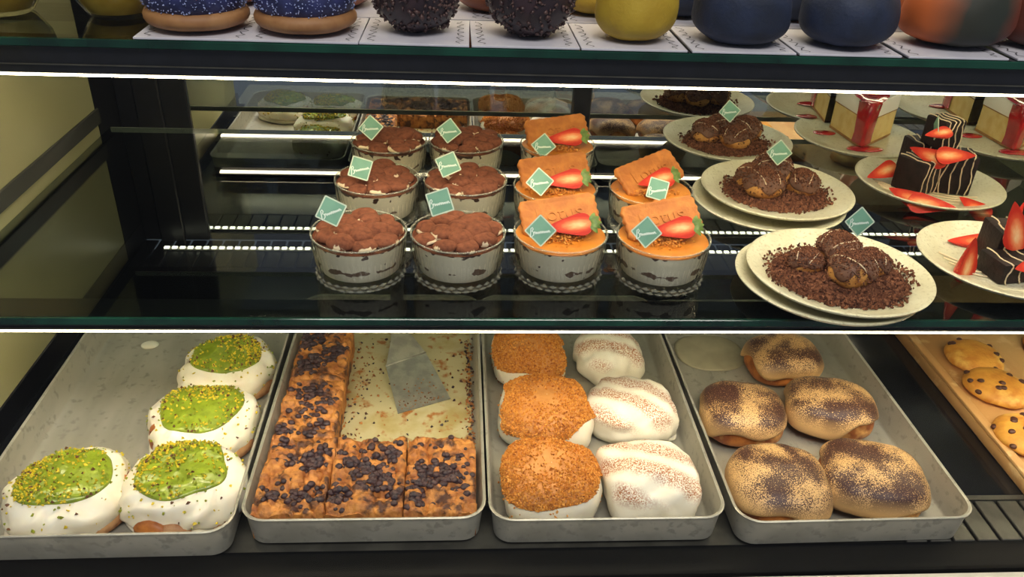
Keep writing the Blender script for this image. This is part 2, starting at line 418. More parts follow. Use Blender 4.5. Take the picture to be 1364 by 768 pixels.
# ---- blueberry bake
BAKE = M('golden_bake', srgb(204, 138, 66), srgb(152, 90, 42), 70, .36, .62, rough=.6, c3=srgb(84, 50, 32), s3=48, t3=.52, bmp=(240, .002))
BERRY = M('baked_blueberry', srgb(46, 34, 42), srgb(70, 44, 44), 160, rough=.5, bmp=(300, .002))
def bake_piece(x0, x1, y0, y1, label, seed, H=.036, nb=60):
    t = thing('blueberry_bake_slice', label, 'cake slice', ((x0 + x1) / 2, (y0 + y1) / 2, TF + .0004), 0, 'blueberry bake slices')
    wd, dp = x1 - x0 - .0014, y1 - y0 - .0014
    nx, ny = 64, max(30, int(64 * dp / wd))
    xs = np.linspace(-wd / 2, wd / 2, nx); ys = np.linspace(-dp / 2, dp / 2, ny)
    X, Y = np.meshgrid(xs, ys); g = np.stack([X, Y, np.zeros_like(X)], -1)
    def hgt(X, Y):
        g = np.stack([X, Y, np.zeros_like(X)], -1)
        l = np.minimum(1, 1.7 * np.abs(vnoise(g * 48 + seed * 3.1, seed)))
        l2 = np.minimum(1, 1.7 * np.abs(vnoise(g * 110 + seed * 5.1, seed + 5)))
        ed = np.minimum(1, np.minimum(wd / 2 - np.abs(X), dp / 2 - np.abs(Y)) / .006 + .45)
        return (H - .009 + .0085 * np.sqrt(l) + .0042 * np.sqrt(l2) + .0016 * vnoise(g * 240, seed)) * (.86 + .14 * ed)
    Z = hgt(X, Y)
    top = np.stack([X + .0012 * vnoise(g * 150 + 9, seed), Y, Z], -1).reshape(-1, 3)
    bot = top.copy(); bot[:, 2] = 0
    f = grid(ny, nx, False); n = nx * ny
    f = [q[::-1] for q in f]
    ring = [i for i in range(nx)] + [j * nx + nx - 1 for j in range(1, ny)] + [(ny - 1) * nx + i for i in range(nx - 2, -1, -1)] + [j * nx for j in range(ny - 2, 0, -1)]
    for a_, b_ in zip(ring, ring[1:] + ring[:1]): f.append((b_, a_, a_ + n, b_ + n))
    f.append(tuple(i + n for i in ring))
    obj('crumb', mesh('crumb', np.concatenate([top, bot]), f, True, 60), BAKE, t)
    r = np.random.default_rng(seed); parts = []
    cl = np.stack([r.uniform(-wd / 2 + .008, wd / 2 - .008, 9), r.uniform(-dp / 2 + .008, dp / 2 - .008, 9)], -1)
    bx = []
    for i in range(int(nb * 1.9)):
        c0 = cl[r.integers(0, 9)] if r.random() < .85 else np.array([r.uniform(-wd / 2, wd / 2), r.uniform(-dp / 2, dp / 2)])
        q = c0 + r.normal(0, .007, 2)
        if abs(q[0]) < wd / 2 - .003 and abs(q[1]) < dp / 2 - .003: bx.append(q)
    sp = SE(.0038, .0034, .0028, .0028, 2, 2, .0012, 220, seed).body(10, 7)
    for q in bx:
        s = r.uniform(.6, 1.25); z = float(hgt(np.array([q[0]]), np.array([q[1]]))[0])
        parts.append(([(a * s + q[0], b * s + q[1], c * s + z - .0030) for a, b, c in sp[0]], sp[1]))
    if parts:
        v, f = join(parts); stuff(obj('blueberries', mesh('berries', v, f), BERRY, t))
    return t
CX0, CX1, CX2, CX3 = -.2105, -.135, -.055, .0225
bake_piece(CX0, CX1, .619, .736, 'blueberry bake slice in the front corner of the tray, by the pistachio buns', 21, nb=90)
bake_piece(CX1, CX2, .619, .736, 'blueberry bake slice in the middle of the front row', 22, nb=120)
bake_piece(CX2, CX3, .619, .736, 'blueberry bake slice in the front corner, by the crumb-topped buns', 23, nb=110)
bake_piece(CX0, CX1 - .004, .737, .846, 'blueberry bake slice behind the front corner slice, beside the bare parchment', 24, nb=90)
bake_piece(CX0, CX1 - .006, .847, .960, 'blueberry bake slice under the shelf edge, behind the others', 25, nb=130)
pv, pf = loft([(rrect(.226, .412, .012), 0), (rrect(.226, .412, .012), .0003)])
tag(obj('parchment_sheet', mesh('sheet', pv, pf, False), PAPER, None, (-.094, .829, TF)), 'stained baking parchment in the emptied part of the blueberry bake tray', 'parchment')
rg = np.random.default_rng(5); cp = []
for i in range(420):
    if i < 190: cp.append((rg.uniform(.012, .0225), rg.uniform(.74, .98), TF + .002 + rg.uniform(0, .008)))
    elif i < 290: cp.append((rg.uniform(-.14, -.112), rg.uniform(.74, .98), TF + .0015))
    else: cp.append((rg.uniform(-.13, .02), rg.uniform(.738, .99), TF + .0012))
v, f, mi = shards(cp, .0024, rg, [.7, .3])
tag(obj('cake_crumbs', mesh('crumbs', v, f, False, None, mi), [BAKE, BERRY]), 'loose golden crumbs left on the parchment', 'crumbs', None, 'stuff')
# ---- spatula
sp = thing('spatula', 'bent steel serving spatula lying on the bare parchment', 'spatula', P(560, 545, TF))
o0 = sp.location.copy()
z0 = TF + .0008
b_ = [P(530, 551, z0), P(600, 531, z0), P(567, 470, z0 + .010), P(514, 488, z0 + .010)]
def slab(q, th):
    n = (q[1] - q[0]).cross(q[2] - q[0]).normalized() * th
    if n.z < 0: n = -n
    v = [p - o0 for p in q] + [p + n - o0 for p in q]; m = len(q)
    f = [tuple(range(m))[::-1], tuple(range(m, 2 * m))] + [(i, (i + 1) % m, m + (i + 1) % m, m + i) for i in range(m)]
    return v, f
obj('blade', mesh('blade', *slab(b_, .0013), False), STEEL, sp)
fd = (b_[2] - b_[3]).normalized(); fm = (b_[2] + b_[3]) / 2
nd = P(533, 446, z0 + .030) - fm
c_ = [b_[3], b_[2], fm + nd + fd * .014, fm + nd - fd * .014]
obj('neck', mesh('neck', *slab(c_, .0013), False), STEEL, sp)
d_ = [c_[3], c_[2], c_[2] + nd * .8 - fd * .004, c_[3] + nd * .8 + fd * .004]
obj('shank', mesh('shank', *slab(d_, .0013), False), STEEL, sp)
rs = np.random.default_rng(9); cr_ = []
for i in range(70):
    u, w_ = rs.uniform(.06, .9), abs(rs.normal(0, .22))
    cr_.append((b_[0] * (1 - u) + b_[1] * u) * (1 - min(w_, .8)) + (b_[3] * (1 - u) + b_[2] * u) * min(w_, .8) - o0 + Vector((0, 0, .0018)))
v, f, mi = shards(cr_, .0016, rs, [.7, .3])
stuff(obj('crumb_residue', mesh('residue', v, f, False, None, mi), [BAKE, ROLL], sp))
hm = (d_[2] + d_[3]) / 2 - o0
obj('handle', mesh('handle', *tube([hm + Vector((0, i * .02, i * .008 + .001)) for i in range(6)], .009, 12), True, 50), BLACK, sp)
obj('fold', mesh('fold', *tube([b_[3] - o0 + Vector((0, 0, .001)), b_[2] - o0 + Vector((0, 0, .001))], .0016, 8)), STEEL, sp)

# ---- buns of the third tray
LOTUSC = M('caramel_spread', srgb(196, 128, 62), srgb(210, 146, 80), 60, rough=.55)
LCR = [M('biscuit_crumb', srgb(202, 128, 40), rough=.8), M('biscuit_crumb_dark', srgb(164, 94, 30), rough=.8), M('biscuit_crumb_light', srgb(222, 156, 70), rough=.8)]
def crumb_bun(px, py, rz, label, seed, a=.056, b=.054, H=.05):
    p = P(px, py, TF + H * .62)
    t = thing('crumb_topped_bun', label, 'bun', (p.x, p.y, TF), rz, 'caramel crumb buns')
    k = SE(a * .93, b * .93, H * .6, H * .34, 2.9, 2.8, .003, 30, seed)
    obj('bun_body', mesh('bun', *k.body(44, 18)), BREAD, t)
    c = SE(a, b, H * .62, H * .38, 3.4, 2.9, .006, 26, seed + 3, 4, wob=.03)
    e = edge_fn(2.2, .3, seed)
    obj('cream', mesh('cream', *c.cap(lambda th: np.minimum(e(th), 2.8), .003, 64, 18)), CREAM, t)
    e2 = edge_fn(1.3, .34, seed + 4)
    obj('caramel_spread', mesh('spread', *c.cap(e2, .0042, 60, 14)), LOTUSC, t)
    r = np.random.default_rng(seed); n = 4200
    th = r.uniform(0, 2 * pi, n); ph = np.sqrt(r.uniform(0, 1, n)) * (e2(th) - .02)
    keep = fbm(np.stack([np.cos(th) * ph * 2, np.sin(th) * ph * 2, ph * 0 + seed], -1), seed) > -.62
    th, ph = th[keep], ph[keep]
    ex = r.uniform(0, 2 * pi, 90); eph = r.uniform(1.2, 2.1, 90)
    pts = np.concatenate([c.pt(th, ph, .0052), c.pt(ex, eph, .0036)])
    v, f, mi = shards(pts, .0017, r, [.5, .16, .34])
    stuff(obj('crumbs', mesh('crumbs', v, f, False, None, mi), LCR, t))
    return t
crumb_bun(704, 470, .05, 'crumb-topped bun under the shelf edge, furthest back in its column', 31, .046, .048, .048)
crumb_bun(727, 545, -.06, 'crumb-topped bun in the middle of its column, caramel showing at one side', 32, .053, .054, .05)
crumb_bun(733, 636, .02, 'crumb-topped bun with bare cream front, at the front rim of the tray', 33, .053, .051, .052)
def cin_mat(rz):
    m, nt, b = nodes('cinnamon_dusted_cream'); b.inputs['Roughness'].default_value = .45
    tc = N(nt, 'ShaderNodeTexCoord'); mp = N(nt, 'ShaderNodeMapping'); mp.inputs['Rotation'].default_value = (0, 0, rz)
    nt.links.new(tc.outputs['Object'], mp.inputs[0])
    wv = N(nt, 'ShaderNodeTexWave', Scale=9, Distortion=3.0, Detail=2); wv.bands_direction = 'Y'
    nt.links.new(mp.outputs[0], wv.inputs[0])
    sx = N(nt, 'ShaderNodeSeparateXYZ'); nt.links.new(tc.outputs['Object'], sx.inputs[0])
    top = N(nt, 'ShaderNodeMapRange'); top.inputs[1].default_value = .026; top.inputs[2].default_value = .038; nt.links.new(sx.outputs[2], top.inputs[0])
    band = N(nt, 'ShaderNodeMapRange'); band.inputs[1].default_value = .05; band.inputs[2].default_value = .65; nt.links.new(wv.outputs[1], band.inputs[0])
    fine = noise_fac(nt, 650, .40, .60, 2)
    k = math_(nt, 'MULTIPLY', math_(nt, 'MULTIPLY', math_(nt, 'MULTIPLY', band.outputs[0], top.outputs[0]), fine), 1.0)
    base = mixc(nt, noise_fac(nt, 30, .4, .6), srgb(246, 240, 222), srgb(240, 231, 208))
    nt.links.new(mixc(nt, k, base, srgb(172, 96, 40)), b.inputs['Base Color'])
    return m
CINN = cin_mat(.35)
def cin_bun(px, py, rz, label, seed, a=.055, b=.052, H=.05):
    p = P(px, py, TF + H * .62)
    t = thing('cinnamon_cream_bun', label, 'bun', (p.x, p.y, TF), rz, 'cinnamon cream buns')
    k = SE(a * .92, b * .92, H * .6, H * .34, 2.8, 2.8, .003, 30, seed)
    obj('bun_body', mesh('bun', *k.body(44, 18)), BREAD, t)
    c = SE(a, b, H * .62, H * .40, 2.8, 2.6, .0085, 24, seed + 3, 4, wob=.05, fold=.0018)
    e = edge_fn(2.25, .6, seed)
    obj('cream', mesh('cream', *c.cap(lambda th: np.clip(e(th), 1.6, 2.9), .0032, 96, 30)), CINN, t)
    r = np.random.default_rng(seed)
    for i in range(3):       # drips reaching the tray
        a0 = r.uniform(-1.2, 1.0)
        d = SE(.010, .012, .007, .004, 2, 2, .001, 50, seed + i)
        obj('cream_drip', mesh('drip', *d.body(20, 10)), CREAM, t, (math.cos(a0) * a * .98, math.sin(a0) * b * .98, 0))
    return t
cin_bun(812, 468, .1, 'cinnamon-dusted cream bun under the shelf edge, furthest back in its column', 41, .044, .046, .047)
cin_bun(841, 540, -.25, 'cinnamon-dusted cream bun in the middle of its column, cream spilling sideways', 42, .052, .050, .05)
cin_bun(862, 631, .05, 'cinnamon-dusted cream bun at the front rim, brown bun showing at one corner', 43, .051, .050, .052)

# ---- cocoa glazed buns of the fourth tray
def cocoa_glaze(seed):
    m, nt, b = nodes('cocoa_dusted_glaze'); b.inputs['Roughness'].default_value = .5
    tc = N(nt, 'ShaderNodeTexCoord'); sx = N(nt, 'ShaderNodeSeparateXYZ'); nt.links.new(tc.outputs['Object'], sx.inputs[0])
    zz = N(nt, 'ShaderNodeMapRange'); zz.inputs[1].default_value = .024; zz.inputs[2].default_value = .042; nt.links.new(sx.outputs[2], zz.inputs[0])
    mp = N(nt, 'ShaderNodeMapping'); mp.inputs['Location'].default_value = (seed * 1.7, seed, 0); nt.links.new(tc.outputs['Object'], mp.inputs[0])
    big = N(nt, 'ShaderNodeTexNoise', Scale=26, Detail=2); nt.links.new(mp.outputs[0], big.inputs['Vector'])
    mr = N(nt, 'ShaderNodeMapRange'); mr.inputs[1].default_value = .36; mr.inputs[2].default_value = .60; mr.inputs[3].default_value = .11; mr.inputs[4].default_value = -.13
    nt.links.new(big.outputs['Fac'], mr.inputs[0])
    fine = N(nt, 'ShaderNodeTexNoise', Scale=850, Detail=2); nt.links.new(tc.outputs['Object'], fine.inputs['Vector'])
    thr = math_(nt, 'SUBTRACT', fine.outputs['Fac'], mr.outputs[0])
    k = N(nt, 'ShaderNodeMapRange'); k.inputs[1].default_value = .42; k.inputs[2].default_value = .52; nt.links.new(thr, k.inputs[0])
    kk = math_(nt, 'MULTIPLY', k.outputs[0], zz.outputs[0])
    nt.links.new(mixc(nt, kk, srgb(214, 172, 116), srgb(66, 36, 30)), b.inputs['Base Color'])
    return m
def cocoa_bun(px, py, rz, label, seed, a=.056, b=.05, H=.052):
    p = P(px, py, TF + H * .62)
    t = thing('cocoa_glazed_bun', label, 'bun', (p.x, p.y, TF), rz, 'cocoa glazed buns')
    k = SE(a * .97, b * .97, H * .6, H * .36, 3.0, 2.7, .002, 30, seed)
    obj('bun_body', mesh('bun', *k.body(48, 20)), BREAD, t)
    c = SE(a, b, H * .62, H * .38, 3.1, 2.7, .0035, 26, seed)
    e = edge_fn(1.44, .36, seed + 2)
    obj('glaze', mesh('glaze', *c.cap(lambda th: np.clip(e(th), 1.15, 2.2), .0036, 72, 22)), cocoa_glaze(seed), t)
    return t
cocoa_bun(1043, 474, .1, 'cocoa-dusted glazed bun under the shelf edge, darkest and furthest back', 51, .050, .042, .048)
cocoa_bun(990, 546, -.1, 'cocoa-dusted glazed bun beside the cinnamon bun tray, middle row', 52, .050, .046)
cocoa_bun(1107, 538, -.25, 'cocoa-dusted glazed bun with split side, middle row beside the empty deck', 53, .054, .045)
cocoa_bun(1039, 640, -.12, 'cocoa-dusted glazed bun with a solid dark cocoa patch, front row', 54, .053, .051)
cocoa_bun(1161, 632, -.3, 'cocoa-dusted glazed bun in the front row beside the empty deck', 55, .058, .051)
q = P(945, 470, TF); sm = SE(.05, .045, .0022, .001, 2.4, 2, .0012, 40, 8)
tag(obj('glaze_puddle', mesh('puddle', *sm.body(40, 12)), M('dried_glaze', srgb(178, 170, 142), srgb(164, 156, 130), 30, rough=.5), None, q), 'dried grey glaze left where a bun was taken, behind the cocoa buns', 'puddle')

# ---- cookie board
WOOD = M('maple_board', srgb(214, 168, 108), srgb(196, 146, 86), 18, rough=.5, vs=(1, .15, 1), c3=srgb(226, 186, 128), s3=40)
bd = thing('cookie_board', 'pale wooden serving board holding the chocolate chip cookies', 'board', (.83, .90, ZD + .0005))
obj('plank', box(-.17, .17, -.30, .26, 0, .016, .002, 2), WOOD, bd)
for s in (-1, 1): obj('raised_lip', box(s * .164 - .006, s * .164 + .006, -.30, .26, .0165, .022, .002, 2), WOOD, bd)
COOK = M('cookie_dough', srgb(224, 160, 62), srgb(204, 132, 44), 40, rough=.6, c3=srgb(238, 188, 92), s3=25, bmp=(180, .0012))
CHIP = M('chocolate_chip', srgb(86, 46, 30), srgb(66, 36, 26), 60, rough=.4)
def cookie(px, py, label, seed, r0=.040):
    p = P(px, py, ZD + .034)
    t = thing('chocolate_chip_cookie', label, 'cookie', (p.x, p.y, ZD + .0167), seed, 'chocolate chip cookies')
    c = SE(r0, r0 * .95, .016, .006, 2.2, 2.2, .0025, 40, seed)
    obj('dough', mesh('dough', *c.body(44, 20)), COOK, t)
    r = np.random.default_rng(seed)
    for i in range(9):
        th, ph = r.uniform(0, 2 * pi), r.uniform(.15, 1.35)
        q = c.pt(np.array([th]), np.array([ph]), -.001)[0]
        obj('chip', mesh('chip', *SE(.0045, .004, .003, .003, 2.2, 2.2, .0006, 200, i).body(12, 8)), CHIP, t, (q[0], q[1], q[2] - .0025))
    return t
cookie(1300, 468, 'chocolate chip cookie under the shelf edge, paler and furthest back on its board', 61)
cookie(1332, 508, 'chocolate chip cookie in the middle of its row with a large chip on top', 62, .042)
cookie(1376, 572, 'knobbly yellow chocolate chip cookie nearest the front of its row', 63, .043)
cookie(1405, 455, 'chocolate chip cookie in the far row of the wooden board', 64)

# ------------------------------------------------------------------ glass desserts on the lower shelf
RT, RB, GH, ZK = .0515, .0465, .060, .87
def cupmod(t, z, r):
    if .013 < z < .047: return .0011 * math.cos(44 * t) * min(1, (z - .013) / .006, (.047 - z) / .006)
    if .001 < z <= .0125: return .0011 * math.cos(30 * t) * math.cos((z - .006) / .0125 * pi * 1.6) 
    return 0
def cup_mesh():
    prof = [(.001, 0), (RB - .003, 0), (RB, .002), (RB + .001, .006), (RB + .0008, .0105), (RB - .0006, .0128), (RB - .0004, .016), (RB + .001, .024), (RB + .0022, .034), (RB + .0033, .044), (RB + .0042, .052), (RT, GH - .001), (RT - .0006, GH), (RT - .0016, GH - .0006), (RB + .0026, .050), (RB - .0015, .018), (RB - .003, .0135), (.001, .013)]
    v, f = lathe(prof, 176, cupmod)
    return mesh('cup', v, f, True, 55)
CUP = cup_mesh()
def facet_glass():
    m, nt, b = nodes('cut_facet_glass'); b.inputs['Base Color'].default_value = srgb(214, 212, 190); b.inputs['Roughness'].default_value = .12
    b.inputs['Alpha'].default_value = .24; b.inputs['Specular IOR Level'].default_value = 1.0; return m
FACET = facet_glass()
def base_mesh():
    parts = []; n = 30
    for row, (z, off) in enumerate(((.0038, 0), (.0088, .5))):
        for k in range(n):
            a = 2 * pi * (k + off) / n; hw = pi / n * .92; r = RB + .0012
            pt = lambda da, dz, dr: ((r + dr) * math.cos(a + da), (r + dr) * math.sin(a + da), z + dz)
            parts.append(([pt(-hw, 0, 0), pt(0, -.0034, 0), pt(hw, 0, 0), pt(0, .0034, 0), pt(0, 0, .0018)], [(0, 1, 4), (1, 2, 4), (2, 3, 4), (3, 0, 4)]))
    return mesh('facets', *join(parts), False)
FACETS = base_mesh()
RIM = mesh('rim', *(lambda v: (v, [(i * 8 + k, ((i + 1) % 72) * 8 + k, ((i + 1) % 72) * 8 + (k + 1) % 8, i * 8 + (k + 1) % 8) for i in range(72) for k in range(8)]))([((RT - .0008 + .0011 * math.cos(q)) * math.cos(a), (RT - .0008 + .0011 * math.cos(q)) * math.sin(a), GH + .0011 * math.sin(q)) for a in [2 * pi * i / 72 for i in range(72)] for q in [2 * pi * k / 8 for k in range(8)]]))
def cup_parts(t):
    obj('glass_cup', CUP, CUPG, t); obj('faceted_foot', FACETS, FACET, t); obj('glass_rim', RIM, FACET, t)
def fill_mesh(top=.054):
    prof = [(.001, .0140), (RB - .0036, .0140), (RB - .0022, .0185), (RB + .0004, .034), (RB + .0014, .046), (RB + .0020, .050), (RB + .0026, top), (.001, top)]
    v, f = lathe(prof, 64); return mesh('fill', v, f, True, 40)
FILL = fill_mesh(.0535)
def layered(name, base, streak, zc, zw, amt, scale, top_streak=None):
    m, nt, b = nodes(name); b.inputs['Roughness'].default_value = .5
    tc = N(nt, 'ShaderNodeTexCoord'); oi = N(nt, 'ShaderNodeObjectInfo')
    mp = N(nt, 'ShaderNodeVectorMath', operation='ADD'); nt.links.new(tc.outputs['Object'], mp.inputs[0])
    mul = N(nt, 'ShaderNodeMath', operation='MULTIPLY'); mul.inputs[1].default_value = 3.0; nt.links.new(oi.outputs['Random'], mul.inputs[0])
    cb = N(nt, 'ShaderNodeCombineXYZ'); nt.links.new(mul.outputs[0], cb.inputs[0]); nt.links.new(mul.outputs[0], cb.inputs[1]); nt.links.new(cb.outputs[0], mp.inputs[1])
    nz = N(nt, 'ShaderNodeTexNoise', Scale=scale, Detail=3); nt.links.new(mp.outputs[0], nz.inputs['Vector'])
    sx = N(nt, 'ShaderNodeSeparateXYZ'); nt.links.new(tc.outputs['Object'], sx.inputs[0])
    d = math_(nt, 'ABSOLUTE', math_(nt, 'SUBTRACT', sx.outputs[2], zc))
    band = N(nt, 'ShaderNodeMapRange'); band.inputs[1].default_value = zw; band.inputs[2].default_value = 0; band.inputs[3].default_value = 0; band.inputs[4].default_value = .28
    nt.links.new(d, band.inputs[0])
    s = N(nt, 'ShaderNodeMath', operation='ADD'); nt.links.new(nz.outputs['Fac'], s.inputs[0]); nt.links.new(band.outputs[0], s.inputs[1])
    k = N(nt, 'ShaderNodeMapRange'); k.inputs[1].default_value = amt; k.inputs[2].default_value = amt + .025; nt.links.new(s.outputs[0], k.inputs[0])
    fac = math_(nt, 'MULTIPLY', k.outputs[0], .92)
    inb = N(nt, 'ShaderNodeMapRange'); inb.inputs[1].default_value = zw * 1.05; inb.inputs[2].default_value = zw; nt.links.new(d, inb.inputs[0])
    fac = math_(nt, 'MULTIPLY', fac, inb.outputs[0])
    out = mixc(nt, fac, base, streak)
    if top_streak:
        t2 = N(nt, 'ShaderNodeMapRange'); t2.inputs[1].default_value = .044; t2.inputs[2].default_value = .056; t2.inputs[4].default_value = .3; nt.links.new(sx.outputs[2], t2.inputs[0])
        n2 = N(nt, 'ShaderNodeTexNoise', Scale=95, Detail=1); nt.links.new(mp.outputs[0], n2.inputs['Vector'])
        a2 = N(nt, 'ShaderNodeMath', operation='ADD'); nt.links.new(n2.outputs['Fac'], a2.inputs[0]); nt.links.new(t2.outputs[0], a2.inputs[1])
        k2 = N(nt, 'ShaderNodeMapRange'); k2.inputs[1].default_value = .75; k2.inputs[2].default_value = .77; nt.links.new(a2.outputs[0], k2.inputs[0])
        out = mixc(nt, k2.outputs[0], out, top_streak)
    nt.links.new(out, b.inputs['Base Color'])
    return m
TIRA = layered('tiramisu_layers', srgb(240, 231, 204), srgb(96, 62, 40), .027, .009, .74, 55, srgb(70, 40, 30))
BISC = layered('berry_cream_layers', srgb(240, 230, 208), srgb(168, 72, 62), .033, .011, .71, 55)
COCOA = M('cocoa_powder', srgb(120, 70, 46), srgb(96, 54, 38), 90, rough=.85, spec=.1, bmp=(700, .0006))
def dollop_mat():
    m, nt, b = nodes('cocoa_dollop'); b.inputs['Roughness'].default_value = .8; b.inputs['Specular IOR Level'].default_value = .15
    tc = N(nt, 'ShaderNodeTexCoord'); sx = N(nt, 'ShaderNodeSeparateXYZ'); nt.links.new(tc.outputs['Object'], sx.inputs[0])
    nz = noise_fac(nt, 44, .47, .68)
    zt = math_(nt, 'SUBTRACT', sx.outputs[2], math_(nt, 'MULTIPLY', nz, .0105))
    k = N(nt, 'ShaderNodeMapRange'); k.inputs[1].default_value = .0002; k.inputs[2].default_value = .0012; nt.links.new(zt, k.inputs[0])
    cc = mixc(nt, noise_fac(nt, 160, .35, .65), srgb(136, 82, 58), srgb(104, 60, 42))
    nt.links.new(mixc(nt, k.outputs[0], srgb(238, 216, 178), cc), b.inputs['Base Color'])
    bump(nt, b, 700, .0006)
    return m
DOLM = dollop_mat()
DOLL = []
for i in range(4):
    d = SE(.0152, .0142, .0082, .0045, 2.0, 2.3, .0014, 55, 70 + i, lean=(.15 * (i - 1.5), .1)).body(28, 16)
    me = mesh('dollop', *d); me.materials.append(DOLM); DOLL.append(me)
disc = lambda z0, z1, r: mesh('disc', *lathe([(.001, z0), (r - .0008, z0), (r, (z0 + z1) / 2), (r - .0008, z1), (.001, z1)], 48), True, 50)
COCD = disc(.0536, .0548, RB + .0028)
CARM = M('caramel_top', srgb(212, 134, 46), srgb(196, 116, 36), 30, rough=.35)
CARD = disc(.0536, .0556, RB + .0029)

GREEN = M('sage_card', srgb(122, 172, 146), srgb(112, 162, 136), 40, rough=.55)
PALE = M('card_edge', srgb(206, 220, 196), rough=.6)
WHITE_INK = M('white_lettering', srgb(226, 240, 228), rough=.6)
def script_strokes():
    # handwritten word: capital B then r u c e n o as one joined line
    cap = [(-.0092, -.0032), (-.0084, .0004), (-.0078, .0030), (-.0066, .0036), (-.0060, .0024), (-.0072, .0008), (-.0060, .0002), (-.0062, -.0018), (-.0078, -.0026)]
    low = [(-.0062, -.0016)]
    x = -.0052
    for k, (h, wd) in enumerate(((.0017, .0016), (.0012, .0017), (.0012, .0017), (.0015, .0018), (.0014, .0017), (.0011, .0016), (.0011, .0016), (.0014, .0018))):
        low += [(x, -.0012 + h), (x + wd * .35, -.0011 + h * .8), (x + wd * .6, -.0014), (x + wd * .9, -.0009)]; x += wd
    return [cap, low]
def ribbon(pts, wdt, z):
    v, f = [], []
    for i, (x, y) in enumerate(pts):
        a = pts[max(i - 1, 0)]; b = pts[min(i + 1, len(pts) - 1)]
        dx, dy = b[0] - a[0], b[1] - a[1]; l = math.hypot(dx, dy) + 1e-9
        nx, ny = -dy / l * wdt, dx / l * wdt
        v += [(x + nx, y + ny, z), (x - nx, y - ny, z)]
        if i: f.append((2 * i - 2, 2 * i - 1, 2 * i + 1, 2 * i))
    return v, f
TS = .0115
_tv, _tf = prism([(-TS, -TS), (TS, -TS), (TS, TS), (-TS, TS)], -.0004, .0004)
TAGM = mesh('tag', _tv, _tf, False, None, [0, 0, 1, 1, 1, 1]); TAGM.materials.append(GREEN); TAGM.materials.append(PALE)
_bd = join([ribbon([(-TS, s * TS), (TS, s * TS)], .0007, .00055) for s in (-1, 1)] + [ribbon([(s * TS, -TS), (s * TS, TS)], .0007, .00055) for s in (-1, 1)])
TAGB = mesh('tag_border', *_bd, False); TAGB.materials.append(PALE)
TAGL = mesh('lettering', *join([ribbon([(x * 1.25, y * 1.5 - .001) for x, y in st], .0005, .0006) for st in script_strokes()]), False); TAGL.materials.append(WHITE_INK)
def name_tag(p, roll, label, yaw=0, tilt=-.45, ta=.12, s=1.0):
    # p: centre of the card; roll 45 deg is an upright diamond
    t = thing('name_tag', label, 'tag', p, 0, 'green name tags')
    t.rotation_mode = 'QUATERNION'
    t.rotation_quaternion = (Matrix.Rotation(yaw, 3, 'Z') @ Matrix.Rotation(pi / 2 + tilt, 3, 'X') @ Matrix.Rotation(roll, 3, 'Z')).to_quaternion()
    t.scale = (s, s, s)
    obj('card', TAGM, GREEN, t); obj('border', TAGB, PALE, t); obj('lettering', TAGL, WHITE_INK, t, None, (0, 0, ta - roll))
    return t

def tiramisu(rx, ry, tagpx, roll, where, seed, ta=.12):
    p = P(rx, ry, ZS + GH * ZK); rng = random.Random(seed)
    t = thing('tiramisu_glass', 'tiramisu glass ' + where, 'dessert', (p.x, p.y, ZS + .0003), rng.uniform(0, 6), 'tiramisu glasses')
    t.scale = (1, 1, ZK); cup_parts(t); obj('cream_layers', FILL, TIRA, t); obj('cocoa_layer', COCD, COCOA, t)
    spots = [(0, 0)] + [(.020 * math.cos(2 * pi * k / 5 + .3), .020 * math.sin(2 * pi * k / 5 + .3)) for k in range(5)] + [(.0345 * math.cos(2 * pi * k / 9), .0345 * math.sin(2 * pi * k / 9)) for k in range(9)]
    for i, (x, y) in enumerate(spots):
        d = obj('cocoa_dollop', DOLL[rng.randrange(4)], DOLM, t, (x + rng.uniform(-.002, .002), y + rng.uniform(-.002, .002), .0535 + (.0052 if i == 0 else .0034 if i < 6 else 0)), (rng.uniform(-.16, .16), rng.uniform(-.16, .16), rng.uniform(0, 6)))
        s = rng.uniform(.88, 1.06); d.scale = (s, s, s * rng.uniform(.9, 1.3))
    name_tag(PY(*tagpx, p.y - .028), roll, 'green tag in the tiramisu glass ' + where, rng.uniform(-.2, .2), -.5, ta)
R4 = pi / 4
tiramisu(478, 307, (441, 281), 1.05, 'at the shelf front, in the outer column', 1, .3)
tiramisu(610, 308, (586, 269), .4, 'at the shelf front, next to the biscuit desserts', 2, .3)
tiramisu(502, 237, (480, 224), -.3, 'in the middle of the outer column', 3, .2)
tiramisu(620, 238, (597, 219), .47, 'in the middle of the column by the biscuit desserts', 4, .2)
tiramisu(518, 186, (494, 170), .92, 'by the mirror, at the back of the outer column', 5)
tiramisu(621, 186, (598, 174), .66, 'by the mirror, in the column beside the biscuit desserts', 6)

